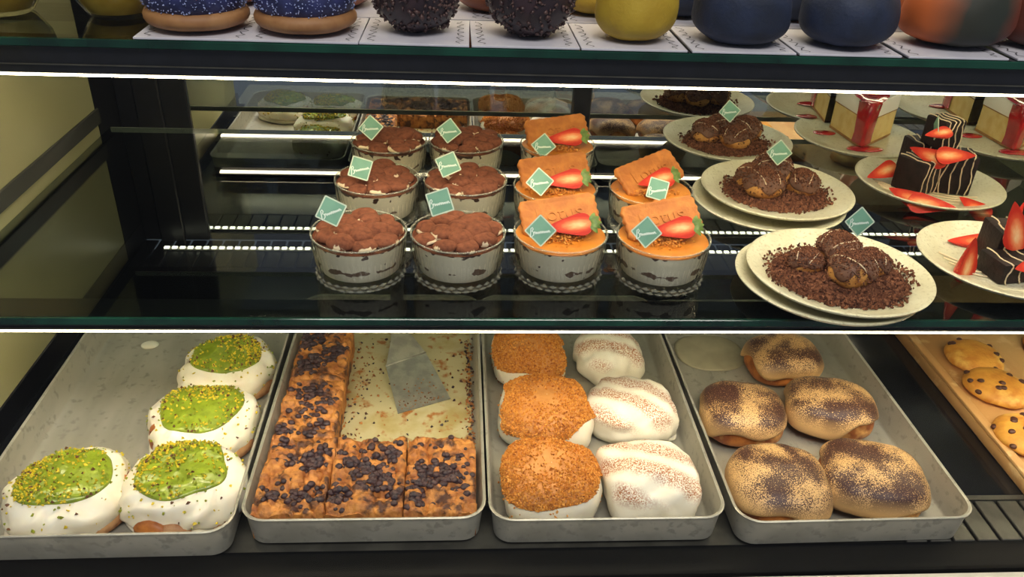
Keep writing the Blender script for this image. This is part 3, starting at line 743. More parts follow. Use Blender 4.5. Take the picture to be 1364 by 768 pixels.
# ---- biscuits, strawberries
BISM = M('caramel_biscuit', srgb(198, 124, 50), srgb(178, 104, 38), 60, rough=.65, bmp=(260, .001))
def biscuit_mesh():
    L, Wd, th = .086, .044, .0065; pts = []
    n = 120
    per = rrect(L, Wd, .007, 6)
    # resample outline, scallop it
    per = per + per[:1]; ds = [0]
    for a, b in zip(per, per[1:]): ds.append(ds[-1] + math.hypot(b[0] - a[0], b[1] - a[1]))
    tot = ds[-1]; out = []
    for k in range(n):
        s = tot * k / n; i = max(j for j in range(len(ds)) if ds[j] <= s + 1e-12); i = min(i, len(per) - 2)
        u = (s - ds[i]) / max(1e-9, ds[i + 1] - ds[i])
        out.append((per[i][0] + (per[i + 1][0] - per[i][0]) * u, per[i][1] + (per[i + 1][1] - per[i][1]) * u))
    def ringf(k, sc_): return [(x * k + (x / (abs(x) + abs(y)) * sc_ * math.cos(2 * pi * i / n * 26)), y * (1 - (1 - k) * L / Wd) + (y / (abs(x) + abs(y)) * sc_ * math.cos(2 * pi * i / n * 26))) for i, (x, y) in enumerate(out)]
    rings = [(ringf(.95, .0005), 0), (ringf(1, .0009), .0015), (ringf(1, .0009), .0045), (ringf(.965, .0006), .0064), (ringf(.92, .0002), .0066), (ringf(.88, 0), .0054), (ringf(.82, 0), .0052)]
    return mesh('biscuit', *loft(rings), True, 50)
BISCUIT = biscuit_mesh(); BISCUIT.materials.append(BISM)
def text_mesh(s, size, depth):
    c = bpy.data.curves.new('t', 'FONT'); c.body = s; c.size = size; c.extrude = depth; c.align_x = 'CENTER'; c.align_y = 'CENTER'
    o = bpy.data.objects.new('t', c); COL.objects.link(o)
    me = bpy.data.meshes.new_from_object(o.evaluated_get(bpy.context.evaluated_depsgraph_get()))
    bpy.data.objects.remove(o); return me
BTEXT = text_mesh('Lotus', .0235, .0010); BTEXT.materials.clear(); BTEXT.materials.append(BISM)
def strawberry_mats():
    m, nt, b = nodes('strawberry_skin'); b.inputs['Roughness'].default_value = .25
    tc = N(nt, 'ShaderNodeTexCoord'); vo = N(nt, 'ShaderNodeTexVoronoi', Scale=330); nt.links.new(tc.outputs['Object'], vo.inputs[0])
    k = N(nt, 'ShaderNodeMapRange'); k.inputs[1].default_value = .20; k.inputs[2].default_value = .12; nt.links.new(vo.outputs['Distance'], k.inputs[0])
    nt.links.new(mixc(nt, k.outputs[0], srgb(190, 40, 28), srgb(226, 160, 70)), b.inputs['Base Color'])
    bp = N(nt, 'ShaderNodeBump'); bp.inputs['Distance'].default_value = .0006; nt.links.new(vo.outputs['Distance'], bp.inputs['Height']); nt.links.new(bp.outputs[0], b.inputs['Normal'])
    m2, nt, b = nodes('strawberry_flesh'); b.inputs['Roughness'].default_value = .5; b.inputs['Specular IOR Level'].default_value = .2
    tc = N(nt, 'ShaderNodeTexCoord'); sx = N(nt, 'ShaderNodeSeparateXYZ'); nt.links.new(tc.outputs['Object'], sx.inputs[0])
    dx = math_(nt, 'POWER', math_(nt, 'DIVIDE', math_(nt, 'SUBTRACT', sx.outputs[0], .036), .034), 2.0)
    dy = math_(nt, 'POWER', math_(nt, 'DIVIDE', math_(nt, 'ABSOLUTE', sx.outputs[1]), .0115), 2.0)
    d = math_(nt, 'ADD', dx, dy)
    n2 = noise_fac(nt, 300, 0, 1, vec_scale=(.4, 1, 1)); d = math_(nt, 'ADD', d, math_(nt, 'MULTIPLY', n2, .22))
    cr = N(nt, 'ShaderNodeValToRGB'); e = cr.color_ramp.elements
    e[0].position = .07; e[0].color = srgb(246, 206, 150); e[1].position = .72; e[1].color = srgb(196, 46, 28)
    q = e.new(.22); q.color = srgb(238, 146, 92); q = e.new(.42); q.color = srgb(218, 80, 46)
    nt.links.new(d, cr.inputs[0]); nt.links.new(cr.outputs[0], b.inputs['Base Color'])
    return m, m2
SKIN, FLESH = strawberry_mats()
LEAF = M('strawberry_leaf', srgb(84, 112, 36), srgb(120, 146, 60), 80, rough=.45)
def straw_half(L=.052, Rr=.0125):
    # half berry along +x (tip at 0), cut face up (z = 0), skin below
    nx, nt_ = 16, 13; v = []
    prof = lambda u: Rr * min(1, (u * 1.35) ** .72) * math.sqrt(max(0.03, 1 - max(0, (u - .78) / .235) ** 2.2))
    for i in range(nx):
        u = i / (nx - 1); r = max(.0002, prof(u))
        for k in range(nt_):
            a = pi + pi * k / (nt_ - 1)
            v.append((u * L, math.cos(a) * r, math.sin(a) * r * .9))
    f = grid(nx, nt_, False); mi = [0] * len(f)
    for i in range(nx - 1):
        f.append((i * nt_, i * nt_ + nt_ - 1, (i + 1) * nt_ + nt_ - 1, (i + 1) * nt_)); mi.append(1)
    f.append(tuple((nx - 1) * nt_ + k for k in range(nt_))); mi.append(1)
    me = mesh('half_strawberry', v, f, True, 45, mi); me.materials.append(SKIN); me.materials.append(FLESH)
    return me
HALF = straw_half()
def leaf_mesh():
    v, f = [], []
    for k in range(5):
        a = (k - 2) * .5
        L = .014
        pts = [(0, 0, 0), (.35, .22, .12), (.35, -.22, .12), (.75, .16, .1), (.75, -.16, .1), (1, 0, -.05)]
        o = len(v)
        for x, y, z in pts:
            X, Y = x * L, y * L
            v.append((X * math.cos(a) - Y * math.sin(a) + .049, X * math.sin(a) + Y * math.cos(a), z * L * (1 + .6 * (k % 2)) - .001))
        f += [(o, o + 2, o + 1), (o + 1, o + 2, o + 4, o + 3), (o + 3, o + 4, o + 5)]
    me = mesh('calyx', v, f); me.materials.append(LEAF); return me
CALYX = leaf_mesh()
def strawberry(p, rot, label, s=1.0, leafy=False, group='strawberry pieces'):
    t = thing('strawberry_half', label, 'strawberry', p, 0, group)
    t.rotation_euler = rot; t.scale = (s, s, s)
    obj('berry', HALF, SKIN, t)
    if leafy: obj('leaves', CALYX, LEAF, t)
    return t
def biscuit_glass(rx, ry, tagpx, roll, where, seed, brz=0.0):
    p = P(rx, ry, ZS + GH * ZK); rng = random.Random(seed); r = np.random.default_rng(seed)
    t = thing('biscuit_dessert_glass', 'caramel cream glass ' + where, 'dessert', (p.x, p.y, ZS + .0003), rng.uniform(0, 6), 'biscuit dessert glasses')
    t.scale = (1, 1, ZK); cup_parts(t); obj('cream_layers', FILL, BISC, t); obj('caramel_top', CARD, CARM, t)
    zt = ZS + .0559 * ZK + .0005
    c = np.stack([r.normal(-.004, .013, 260), r.normal(-.012, .007, 260), r.uniform(0, .005, 260)], -1)
    c = c[np.hypot(c[:, 0], c[:, 1]) < .043]
    c[:, 2] += .0565
    ca, sa = math.cos(-t.rotation_euler.z), math.sin(-t.rotation_euler.z)
    c[:, :2] = np.stack([c[:, 0] * ca - c[:, 1] * sa, c[:, 0] * sa + c[:, 1] * ca], -1)
    v, f, mi = shards(c, .0019, r, [.5, .15, .35])
    stuff(obj('biscuit_crumbs', mesh('crumbs', v, f, False, None, mi), LCR, t))
    # biscuit leaning at the back of the glass, face to the front
    b = thing('caramel_biscuit', 'caramel biscuit in the cream glass ' + where, 'biscuit', (p.x - .001, p.y + .017, zt + .0135), 0, 'caramel biscuits')
    b.rotation_mode = 'QUATERNION'
    b.rotation_quaternion = (Matrix.Rotation(-.05 + brz, 3, 'Z') @ Matrix.Rotation(math.radians(36), 3, 'X') @ Matrix.Rotation(.2 + brz * .3, 3, 'Z')).to_quaternion()
    obj('baked_body', BISCUIT, BISM, b); obj('embossed_lettering', BTEXT, BISM, b, (0, 0, .0054))
    strawberry((p.x - .019, p.y - .012, zt + .0125), (math.radians(50), math.radians(-5), .10 + brz), 'halved strawberry on the cream glass ' + where, 1.0, True, 'strawberries on cream glasses')
    name_tag(PY(*tagpx, p.y - .034), roll, 'green tag in the cream glass ' + where, rng.uniform(-.2, .2), -.5)
biscuit_glass(747, 308, (720, 307), R4, 'at the shelf front, next to the tiramisu', 11)
biscuit_glass(884, 313, (861, 309), R4 - .1, 'at the shelf front, next to the plates', 12, .05)
biscuit_glass(740, 247, (719, 242), R4 + .05, 'in the middle of the column of three', 13)
biscuit_glass(867, 250, (876, 252), -.3, 'behind the one next to the plates', 14, .3)
biscuit_glass(743, 191, (724, 194), R4, 'by the mirror, last of the column of three', 15)

# ------------------------------------------------------------------ plates
PLATEM = M('speckled_stoneware', srgb(214, 210, 182), srgb(204, 198, 166), 30, rough=.3, c3=srgb(184, 176, 142), s3=260)
_pp = [(.001, 0), (.052, 0), (.056, .0015), (.078, .0055), (.0955, .0125), (.0985, .0145), (.0990, .0162), (.0970, .0172), (.0940, .0160), (.078, .0095), (.062, .0062), (.050, .0055), (.001, .0055)]
PLATE = mesh('plate', *lathe(_pp, 72), True, 60); PLATE.materials.append(PLATEM)
PR = .990
def plate(px, py, label, z=ZS + .0003, dx=0, dy=0, s=1.0):
    p = P(px, py, z + .012)
    o = obj('stoneware_plate', PLATE, PLATEM, None, (p.x + dx, p.y + dy, z)); o.scale = (s, s, 1)
    tag(o, label, 'plate', 'dessert plates')
    return Vector((p.x + dx, p.y + dy, z + .0057))
PUFFM = M('choux_pastry', srgb(206, 150, 78), srgb(172, 112, 52), 50, rough=.5)
CHOC = M('chocolate_sauce', srgb(98, 66, 50), srgb(118, 82, 62), 60, rough=.62, c3=srgb(132, 94, 70), s3=70)
CRUMBM = [M('chocolate_crumb', srgb(104, 66, 48), rough=.9, spec=.1), M('chocolate_crumb_light', srgb(132, 88, 64), rough=.9, spec=.1), M('chocolate_crumb_dark', srgb(72, 46, 36), rough=.9, spec=.1)]
DRIZ = M('white_drizzle', srgb(226, 206, 170), rough=.4)
def puff(c, dx, dy, dz, s, label, seed, rz):
    t = thing('cream_puff', label, 'pastry', (c.x + dx, c.y + dy, c.z + dz), rz, 'chocolate cream puffs')
    k = SE(.021 * s, .019 * s, .0165 * s, .012 * s, 2.2, 2.2, .003, 60, seed)
    obj('choux_shell', mesh('choux', *k.body(32, 18)), PUFFM, t)
    e = edge_fn(1.45, .45, seed)
    obj('chocolate_sauce', mesh('sauce', *k.cap(lambda th: np.clip(e(th), .8, 2.2), .0014, 48, 14)), CHOC, t)
    for i in range(5):
        x0 = (-.014 + .007 * i) * s
        th = [math.atan2(y, x0) for y in np.linspace(-.015 * s, .015 * s, 9)]
        ph = [min(1.5, math.hypot(x0, y) / (.02 * s) * 1.3) for y in np.linspace(-.015 * s, .015 * s, 9)]
        pts = k.pt(np.array(th), np.array(ph), .0018)
        obj('drizzle_line', mesh('drizzle', *tube(pts, .0007, 5)), DRIZ if i % 2 else CHOC, t)
    r = np.random.default_rng(seed); n = 1300
    th, ph = r.uniform(0, 2 * pi, n), np.abs(r.normal(0, .75, n))
    v, f, mi = shards(k.pt(th, np.minimum(ph, 1.7), .0018), .0015, r, [.5, .35, .15])
    stuff(obj('cocoa_crumbs', mesh('crumbs', v, f, False, None, mi), CRUMBM, t))
    return t
def crumble(c, rx, ry, label, seed, n=4200, ox=0, oy=0):
    r = np.random.default_rng(seed)
    q = SE(rx * .92, ry * .92, .011, .0008, 2.1, 2, .005, 60, seed)
    th = r.uniform(0, 2 * pi, n); rr = np.sqrt(r.uniform(0, 1, n)); ph = rr * pi / 2
    pts = q.pt(th, ph, .0005); far = r.random(n) < .22
    pts[far, :2] *= r.uniform(1.0, 1.18, (far.sum(), 1)); pts[far, 2] = .0012 + np.maximum(0, np.hypot(pts[far, 0], pts[far, 1]) - .055) * .25
    v, f, mi = shards(pts, .0025, r, [.5, .32, .18])
    bv, bf = q.body(60, 16); k = len(v)
    v = np.concatenate([v, bv]); f2 = [tuple(a) for a in f] + [tuple(i + k for i in a) for a in bf]
    mi = list(mi) + [0] * len(bf)
    o = obj('chocolate_crumble', mesh('crumble', v, f2, False, None, mi), CRUMBM, None, (c.x + ox, c.y + oy, c.z))
    return tag(o, label, 'crumble', None, 'stuff')
def puff_plate(c, where, spots, seed, rx, ry, ox, oy, n=4200):
    crumble(c, rx, ry, 'dark chocolate crumble spread on the plate ' + where, seed, n, ox, oy)
    for i, (dx, dy, dz, s, w_) in enumerate(spots):
        puff(c, dx + ox, dy + oy, dz, s, w_ + ' ' + where, seed + i, seed + i * 1.3)
zb = ZS + .0003
plate(1100, 372, 'lower plate of the stack under the front cream puffs')
c1 = plate(1116, 362, 'upper plate of the stack at the shelf front, holding cream puffs', zb + .0105, 0, 0)
puff_plate(c1, 'at the shelf front', [(-.034, .012, .002, .9, 'cream puff set apart'), (.004, -.016, .003, 1.25, 'largest cream puff'), (.004, .022, .008, 1.15, 'cream puff carrying the tag'), (.034, .006, .002, 1.0, 'cream puff half buried in crumble')], 81, .078, .066, 0, -.004)
name_tag(P(1145, 295, ZS + .075) + Vector((0, 0, 0)), R4, 'green diamond tag on the cream puffs at the shelf front', 0, -.2)
plate(1022, 268, 'lower plate of the stack under the middle cream puffs')
c2 = plate(1034, 253, 'upper plate of the middle stack, holding cream puffs', zb + .0105)
puff_plate(c2, 'on the middle stack', [(-.024, -.014, .003, 1.25, 'wide cream puff streaked with sauce'), (-.004, .016, .010, 1.35, 'tallest cream puff'), (.030, -.004, .003, 1.1, 'cream puff with bare golden side'), (-.03, .016, .003, 1.1, 'cream puff at the rear')], 85, .070, .058, 0, 0, 3400)
name_tag(P(1038, 203, ZS + .078), R4, 'green diamond tag on the cream puffs of the middle stack', -.1, -.2)
c3 = plate(968, 186, 'plate of cream puffs by the rear mirror')
puff_plate(c3, 'by the rear mirror', [(-.032, 0, .003, 1.15, 'crumb-coated cream puff'), (.006, -.024, .003, 1.1, 'cream puff trailing white sauce'), (.030, .008, .003, 1.25, 'round cream puff'), (-.004, .02, .004, 1.15, 'cream puff behind the tag')], 89, .068, .055, -.002, 0, 2800)
name_tag(P(972, 148, ZS + .066), R4 + .1, 'green diamond tag on the cream puffs by the rear mirror', 0, -.3)

# ---- brownies
BROWN = M('dark_brownie', srgb(42, 28, 24), srgb(28, 19, 17), 60, rough=.55, spec=.25, bmp=(220, .0012))
def brownie(p, sx, sy, sz, rz, label, seed, zig=True):
    t = thing('brownie_cube', label, 'brownie', p, rz, 'brownie pieces'); sx, sy, sz = sx * 1.3, sy * 1.3, sz * 1.25
    obj('cake', box(-sx / 2, sx / 2, -sy / 2, sy / 2, 0, sz, .0025, 2), BROWN, t)
    r = random.Random(seed)
    for k in range(4):
        x0 = -sx / 2 + sx * (k + .5) / 4
        pts = []
        for i in range(26):
            u = i / 25
            y = -sy / 2 - .0004 if u > .55 else -sy / 2 + (.55 - u) / .55 * sy
            z = sz + .0004 if u <= .55 else sz * (1 - (u - .55) / .45)
            pts.append((x0 + .0022 * math.sin(u * 13 + k) + r.uniform(-.0006, .0006), y, z))
        obj('drizzle_line', mesh('drizzle', *tube(pts, .0009, 6)), DRIZ, t)
    return t
def plate_drizzle(c, label, lines, seed):
    parts = []
    r = random.Random(seed)
    for (x0, y0, x1, y1) in lines:
        pts = []
        for i in range(20):
            u = i / 19; x = x0 + (x1 - x0) * u; y = y0 + (y1 - y0) * u + .003 * math.sin(u * 14 + seed)
            pts.append((x, y, max(0, math.hypot(x, y) - .052) * .2 + .001))
        parts.append(tube(pts, .0013, 6, .6))
    o = obj('chocolate_drizzle', mesh('drizzle', *join(parts)), DRIZ, None, c); tag(o, label, 'sauce', None, 'stuff')
c4 = plate(1236, 243, 'plate of strawberry brownies beside the middle cream puffs')
W4 = 'on the plate beside the middle cream puffs'
brownie(c4 + Vector((-.026, -.010, .0005)), .032, .034, .038, .5, 'brownie cube cloaked in white drizzle, ' + W4, 1)
brownie(c4 + Vector((.026, -.006, .0005)), .036, .034, .044, -.25, 'tallest brownie block ' + W4, 2)
brownie(c4 + Vector((.006, .012, .0577)), .028, .028, .032, .3, 'brownie cube stacked on top, ' + W4, 3)
brownie(c4 + Vector((.002, .038, .0005)), .036, .030, .045, .1, 'brownie block at the rear of the stack, ' + W4, 4)
plate_drizzle(c4, 'white and dark drizzle lines across the plate beside the middle cream puffs', [(-.075, .01 - .008 * k, .05 - .01 * k, -.045 - .006 * k) for k in range(5)], 1)
def sb(px, py, z, rot, label, s=1.0): strawberry(P(px, py, z), rot, label, s, False, 'strawberries on the brownie plates')
h4 = c4.z
sb(1155, 236, h4 + .014, (.9, -.2, .35), 'strawberry piece lying against the drizzled brownie beside the middle cream puffs', 1.0)
sb(1184, 250, h4 + .012, (1.0, .2, -.75), 'strawberry piece at the foot of the drizzled brownie, cut side out', 1.05)
sb(1212, 196, h4 + .062, (1.25, .25, -.5), 'strawberry piece hanging from the upper brownie cube, pointing down', 1.0)
sb(1300, 207, h4 + .062, (-.9, .05, pi - .1), 'strawberry piece lying flat on the tall brownie block', 1.0)
sb(1274, 277, h4 + .008, (-.9, 0, pi - .35), 'strawberry piece in front of the tall brownie block', 1.15)
sb(1278, 262, h4 + .014, (1.2, .5, -.3), 'strawberry piece at the corner of the tall brownie block, beside the plate rim', 1.0)
sb(1232, 180, h4 + .105, (.5, -.1, .2), 'pale strawberry piece crowning the brownie stack', .75)
name_tag(P(1247, 170, h4 + .108), R4, 'green diamond tag turned edge-on, behind the brownie stack', 1.25, -.1)
c5 = plate(1340, 347, 'plate of strawberry brownies at the shelf front beside the cream puff stack')
W5 = 'on the plate at the shelf front'
brownie(c5 + Vector((.012, .012, .0005)), .05, .036, .036, -.1, 'brownie block under the upright strawberry, ' + W5, 5)
brownie(c5 + Vector((-.006, -.022, .0005)), .050, .032, .020, .15, 'low brownie slab ' + W5, 6)
brownie(c5 + Vector((.045, -.022, .0005)), .034, .03, .022, -.3, 'brownie piece with looping drizzle ' + W5, 7)
plate_drizzle(c5, 'white drizzle lines across the plate at the shelf front', [(-.07, .02 - .012 * k, .06, -.045 - .004 * k) for k in range(4)], 2)
h5 = c5.z
strawberry(P(1300, 316, h5 + .052), (pi / 2 + .2, pi / 2 - .15, .5), 'upright strawberry piece standing on the plate rim side of the brownies', 1.15, False, 'strawberries on the brownie plates')
strawberry(P(1352, 268, h5 + .090), (pi / 2 - .2, pi / 2 - .35, -.4), 'upright strawberry piece on top of the brownie block at the shelf front', 1.15, False, 'strawberries on the brownie plates')
strawberry(P(1366, 268, h5 + .088), (pi / 2 - .3, pi / 2 - .2, .6), 'strawberry piece leaning behind the upright one at the shelf front', 1.0, False, 'strawberries on the brownie plates')
strawberry(P(1262, 320, h5 + .006), (.25, 0, -.05), 'flat strawberry slice lying on the plate at the shelf front', 1.3, False, 'strawberries on the brownie plates')
strawberry(P(1352, 358, h5 + .024), (.8, 0, .3), 'strawberry piece on the low brownie slab at the shelf front', 1.0, False, 'strawberries on the brownie plates')

# ---- cheesecake
CAKE = M('cheesecake', srgb(238, 212, 142), srgb(228, 194, 118), 50, rough=.5, bmp=(200, .0006))
RIND = M('cheesecake_rind', srgb(150, 104, 56), srgb(176, 128, 72), 40, rough=.6)
ICING = M('sour_cream_icing', srgb(244, 238, 224), rough=.4)
SAUCE, _nt, _b = nodes('berry_sauce')
_nt.links.new(mixc(_nt, noise_fac(_nt, 40, .35, .65), srgb(150, 14, 30), srgb(196, 36, 34)), _b.inputs['Base Color']); _b.inputs['Roughness'].default_value = .08; _b.inputs['Coat Weight'].default_value = .5
def cheesecake(c, rz, label, plabel, seed, H=.070):
    L, hw = .080, .047
    t = thing('cheesecake_slice', label, 'cake slice', (c.x, c.y, c.z + .0005), rz, 'cheesecake slices')
    # wedge: tip at (0, -L/2), wide back at +L/2
    def wedge(g, y0=0, tip=0):
        n = 7; arc = [(hw * (1 - 2 * i / n) * g, L / 2 * g + .006 * math.cos((i / n - .5) * pi) * g) for i in range(n + 1)]
        return [(-.006 * g, -L / 2 * g + .004), (0, -L / 2 * g), (.006 * g, -L / 2 * g + .004)] + arc
    obj('filling', mesh('filling', *loft([(wedge(1), 0), (wedge(1), H * .62)]), False), CAKE, t)
    obj('rind', mesh('rind', *loft([(wedge(1.012), 0.0), (wedge(1.012), .004)]), False), RIND, t)
    obj('rind', mesh('rind', *loft([(wedge(1.012), H * .62), (wedge(1.012), H * .62 + .0018)]), False), RIND, t)
    obj('icing', mesh('icing', *loft([(wedge(1.02), H * .62 + .0018), (wedge(1.025), H * .7), (wedge(1.02), H - .002), (wedge(.97), H)]), True, 40), ICING, t)
    # sauce over the top and down the tip
    rng = np.random.default_rng(seed)
    prof = [(.034, H + .0016, .034), (.012, H + .002, .030), (-.008, H + .002, .022), (-.026, H + .002, .016), (-.036, H + .0016, .016), (-.0425, H - .003, .017), (-.0430, H * .72, .0165), (-.0428, H * .5, .0155), (-.0428, H * .25, .0140), (-.043, .004, .0145)]
    v = []
    for y, z, hwid in prof:
        for k in range(9):
            u = k / 8 * 2 - 1; edge_y = abs(u) * hwid * (L / hw * .93 if z < H else 0)
            x = u * hwid * (1 + .1 * vnoise(np.array([[y * 90, z * 90, u * .5 + seed]]), seed)[0])
            yy = y + edge_y - ((.0052 if z < H else .0014) if abs(u) < .9 else .0028 if z < H else -.0012)
            zz = z - (abs(u) ** 4) * (.0022 if z >= H else 0)
            v.append((x, yy, zz))
    obj('sauce', mesh('sauce', v, [q[::-1] for q in grid(len(prof), 9, False)]), SAUCE, t)
    for i, (ang, dx, dy, rx, ry) in enumerate(((0, .006, -L / 2 - .005, .030, .014), (0, -.056, .006, .020, .011))):
        q = SE(rx, ry, .0024, .0006, 2, 2, .0008, 40, seed + i)
        ca, sa = math.cos(rz), math.sin(rz)
        o = obj('berry_sauce_pool', mesh('pool', *q.body(36, 10)), SAUCE, None, (c.x + dx * ca - dy * sa, c.y + dx * sa + dy * ca, c.z + .0003))
        tag(o, ('wide berry sauce pool at the tip of ' if i == 0 else 'small pool of berry sauce beside ') + plabel, 'sauce', 'berry sauce pools')
c6 = plate(1142, 182, 'plate under the cheesecake slice behind the brownies')
cheesecake(c6 + Vector((.008, .005, 0)), -.38, 'cheesecake slice with red sauce behind the middle cream puffs', 'the cheesecake slice behind the middle cream puffs', 1)
c7 = plate(1330, 186, 'plate under the cheesecake slice next to the brownie stack by the mirror')
cheesecake(c7 + Vector((.022, .004, 0)), -.42, 'cheesecake slice with red sauce by the mirror, behind the strawberry brownies', 'the cheesecake slice by the mirror', 2)

# ------------------------------------------------------------------ upper shelf
CARDM = M('white_cake_card', srgb(204, 201, 210), srgb(196, 192, 204), 20, rough=.6)
INK = M('black_ink', srgb(40, 38, 46), rough=.6)
CPX, CDY = .1085, .107
cardm = box(-.0525, .0525, -.0515, .0515, 0, .0022, .0004); cardm.materials.append(CARDM)
def squig(x, seed):
    return [(x + .0030 * math.sin(i * .9 + seed) + .0014 * math.sin(i * 1.7), -.045 + .09 * i / 40, ) for i in range(41)]
inkm = mesh('ink', *join([ribbon(squig(-.043, 1), .0006, .0024), ribbon(squig(.043, 3), .0006, .0024)]), False); inkm.materials.append(INK)
Y0 = .80 + .054
def card(px, row, label):
    yb = Y0 + row * CDY
    x = PY(px, 30, .80).x * (1 if row == 0 else 1.0)
    t = thing('cake_card', label, 'card', (x, yb, ZT + .0003), random.Random(px).uniform(-.015, .015), 'cake cards on the upper shelf')
    obj('board', cardm, CARDM, t); obj('printed_squiggles', inkm, INK, t)
    return Vector((x, yb, ZT + .0027))
DON_B = M('doughnut_base', srgb(164, 118, 74), srgb(146, 100, 60), 40, rough=.6)
BSUG = M('blue_sugar_glaze', srgb(46, 52, 104), srgb(28, 32, 72), 50, rough=.5)
SUG = M('sugar_grain', srgb(150, 162, 210), rough=.4)
def doughnut(c, label, seed):
    t = thing('blue_sugared_doughnut', label, 'doughnut', c, seed, 'blue sugared doughnuts')
    b = SE(.050, .050, .014, .013, 2, 2.4, .001, 30, seed)
    obj('base', mesh('base', *b.body(56, 18)), DON_B, t)
    n, m = 64, 22; v = []
    for i in range(n):
        a = 2 * pi * i / n
        for k in range(m):
            q = 2 * pi * k / m
            r = .028 + .0212 * math.cos(q)
            v.append((r * math.cos(a), r * math.sin(a), .033 + .021 * math.sin(q)))
    v = np.array(v); v[:, 2] += .0012 * vnoise(v * 60, seed)
    obj('blue_glaze', mesh('ring', v, [q[::-1] for q in [(i * m + k, ((i + 1) % n) * m + k, ((i + 1) % n) * m + (k + 1) % m, i * m + (k + 1) % m) for i in range(n) for k in range(m)]]), BSUG, t)
    r = np.random.default_rng(seed); a = r.uniform(0, 2 * pi, 1800); q = r.uniform(-.6, pi + .3, 1800)
    rr = .028 + .0222 * np.cos(q)
    pts = np.stack([rr * np.cos(a), rr * np.sin(a), .033 + .022 * np.sin(q)], -1)
    v, f, mi = shards(pts, .0010, r)
    stuff(obj('sugar_grains', mesh('sugar', v, f, False), SUG, t))
CBALL = M('dark_chocolate_shell', srgb(54, 36, 40), srgb(40, 28, 34), 60, rough=.4)
CNUT = M('coated_nut', srgb(64, 44, 46), srgb(84, 60, 56), 60, rough=.4)
def choc_ball(c, label, seed, r0=.043):
    t = thing('nut_chocolate_ball', label, 'cake', c, 0, 'nutty chocolate balls')
    b = SE(r0, r0, r0 * 1.02, r0 * .92, 2, 2, .0022, 60, seed)
    obj('shell', mesh('shell', *b.body(56, 30)), CBALL, t)
    r = np.random.default_rng(seed); n = 620
    th = r.uniform(0, 2 * pi, n); ph = np.arccos(r.uniform(-.93, 1, n))
    v, f, mi = shards(b.pt(th, ph, .0006), .0032, r, 1, .5)
    stuff(obj('chopped_nuts', mesh('nuts', v, f, True), CNUT, t))
YEL = M('yellow_velvet', srgb(184, 154, 44), srgb(172, 140, 34), 30, rough=.6, bmp=(300, .0006))
BLU = M('dark_blue_velvet', srgb(26, 38, 66), srgb(20, 29, 50), 30, rough=.65, bmp=(300, .0006))
STEMM = M('cake_stem', srgb(70, 56, 34), rough=.6)
def fruit_cake(c, kind, label, seed, rx=.047, ry=.043, H=.08, mat=None, rz=0, nx=2.1, group=None):
    t = thing(kind, label, 'cake', c, rz, group)
    b = SE(rx, ry, H * .66, H * .34, nx, 2.45, .003, 24, seed)
    obj('velvet_shell', mesh('shell', *b.body(56, 30)), mat, t)
    obj('stalk', mesh('stalk', *tube([(0, 0, H - .002), (.001, .001, H + .006), (.004, .002, H + .012)], .0022, 8)), STEMM, t)
    return t
def mango_mat():
    m, nt, b = nodes('mango_velvet'); b.inputs['Roughness'].default_value = .6
    tc = N(nt, 'ShaderNodeTexCoord'); sx = N(nt, 'ShaderNodeSeparateXYZ'); nt.links.new(tc.outputs['Object'], sx.inputs[0])
    nz = N(nt, 'ShaderNodeTexNoise', Scale=20); nt.links.new(tc.outputs['Object'], nz.inputs['Vector'])
    s = math_(nt, 'ADD', sx.outputs[0], math_(nt, 'MULTIPLY', nz.outputs['Fac'], .03))
    cr = N(nt, 'ShaderNodeValToRGB'); e = cr.color_ramp.elements
    mr = N(nt, 'ShaderNodeMapRange'); mr.inputs[1].default_value = -.05; mr.inputs[2].default_value = .075; nt.links.new(s, mr.inputs[0])
    e[0].color = srgb(186, 92, 38); e[1].color = srgb(120, 52, 32); e[0].position = .12; e[1].position = .95
    q = e.new(.36); q.color = srgb(44, 44, 34); q = e.new(.7); q.color = srgb(36, 42, 36)
    nt.links.new(mr.outputs[0], cr.inputs[0]); nt.links.new(cr.outputs[0], b.inputs['Base Color'])
    return m
MANGO = mango_mat()
front = [(248, 'blue doughnut nearest the cups'), (400, 'blue doughnut next to the chocolate balls'), (552, 'chocolate ball next to the doughnuts'), (702, 'chocolate ball next to the yellow cake'), (850, 'yellow fruit cake'), (1000, 'blue fruit cake next to the yellow one'), (1146, 'blue fruit cake next to the mango cake'), (1294, 'two-tone mango cake')]
cc = [card(px, 0, 'white squiggle-edged card under the ' + l) for px, l in front]
at = lambda px, c: Vector((PY(px, 40, c.y).x, c.y, c.z))
doughnut(at(268, cc[0]) + Vector((0, -.004, 0)), 'blue sugared doughnut beside the clear cups', 1)
doughnut(at(410, cc[1]) + Vector((0, -.004, 0)), 'blue sugared doughnut beside the chocolate balls', 2)
choc_ball(at(556, cc[2]), 'nut-studded dark chocolate ball beside the doughnuts', 3)
choc_ball(at(704, cc[3]) + Vector((0, -.005, 0)), 'nut-studded dark chocolate ball beside the yellow cake', 4, .044)
fruit_cake(at(842, cc[4]) + Vector((0, -.010, 0)), 'yellow_fruit_cake', 'matt yellow fruit-shaped cake at the front of the upper shelf', 5, .041, .041, .085, YEL)
fruit_cake(at(980, cc[5]) + Vector((0, -.008, 0)), 'blue_fruit_cake', 'matt dark blue fruit-shaped cake next to the yellow cake', 6, .049, .046, .075, BLU, 0, 2.1, 'dark blue fruit cakes')
fruit_cake(at(1120, cc[6]) + Vector((0, -.008, 0)), 'blue_fruit_cake', 'matt dark blue fruit-shaped cake next to the mango cake', 7, .049, .046, .075, BLU, .6, 2.1, 'dark blue fruit cakes')
fruit_cake(at(1272, cc[7]) + Vector((0, .002, 0)), 'mango_cake', 'large orange and dark green mango-shaped cake', 8, .058, .046, .08, MANGO, 0)
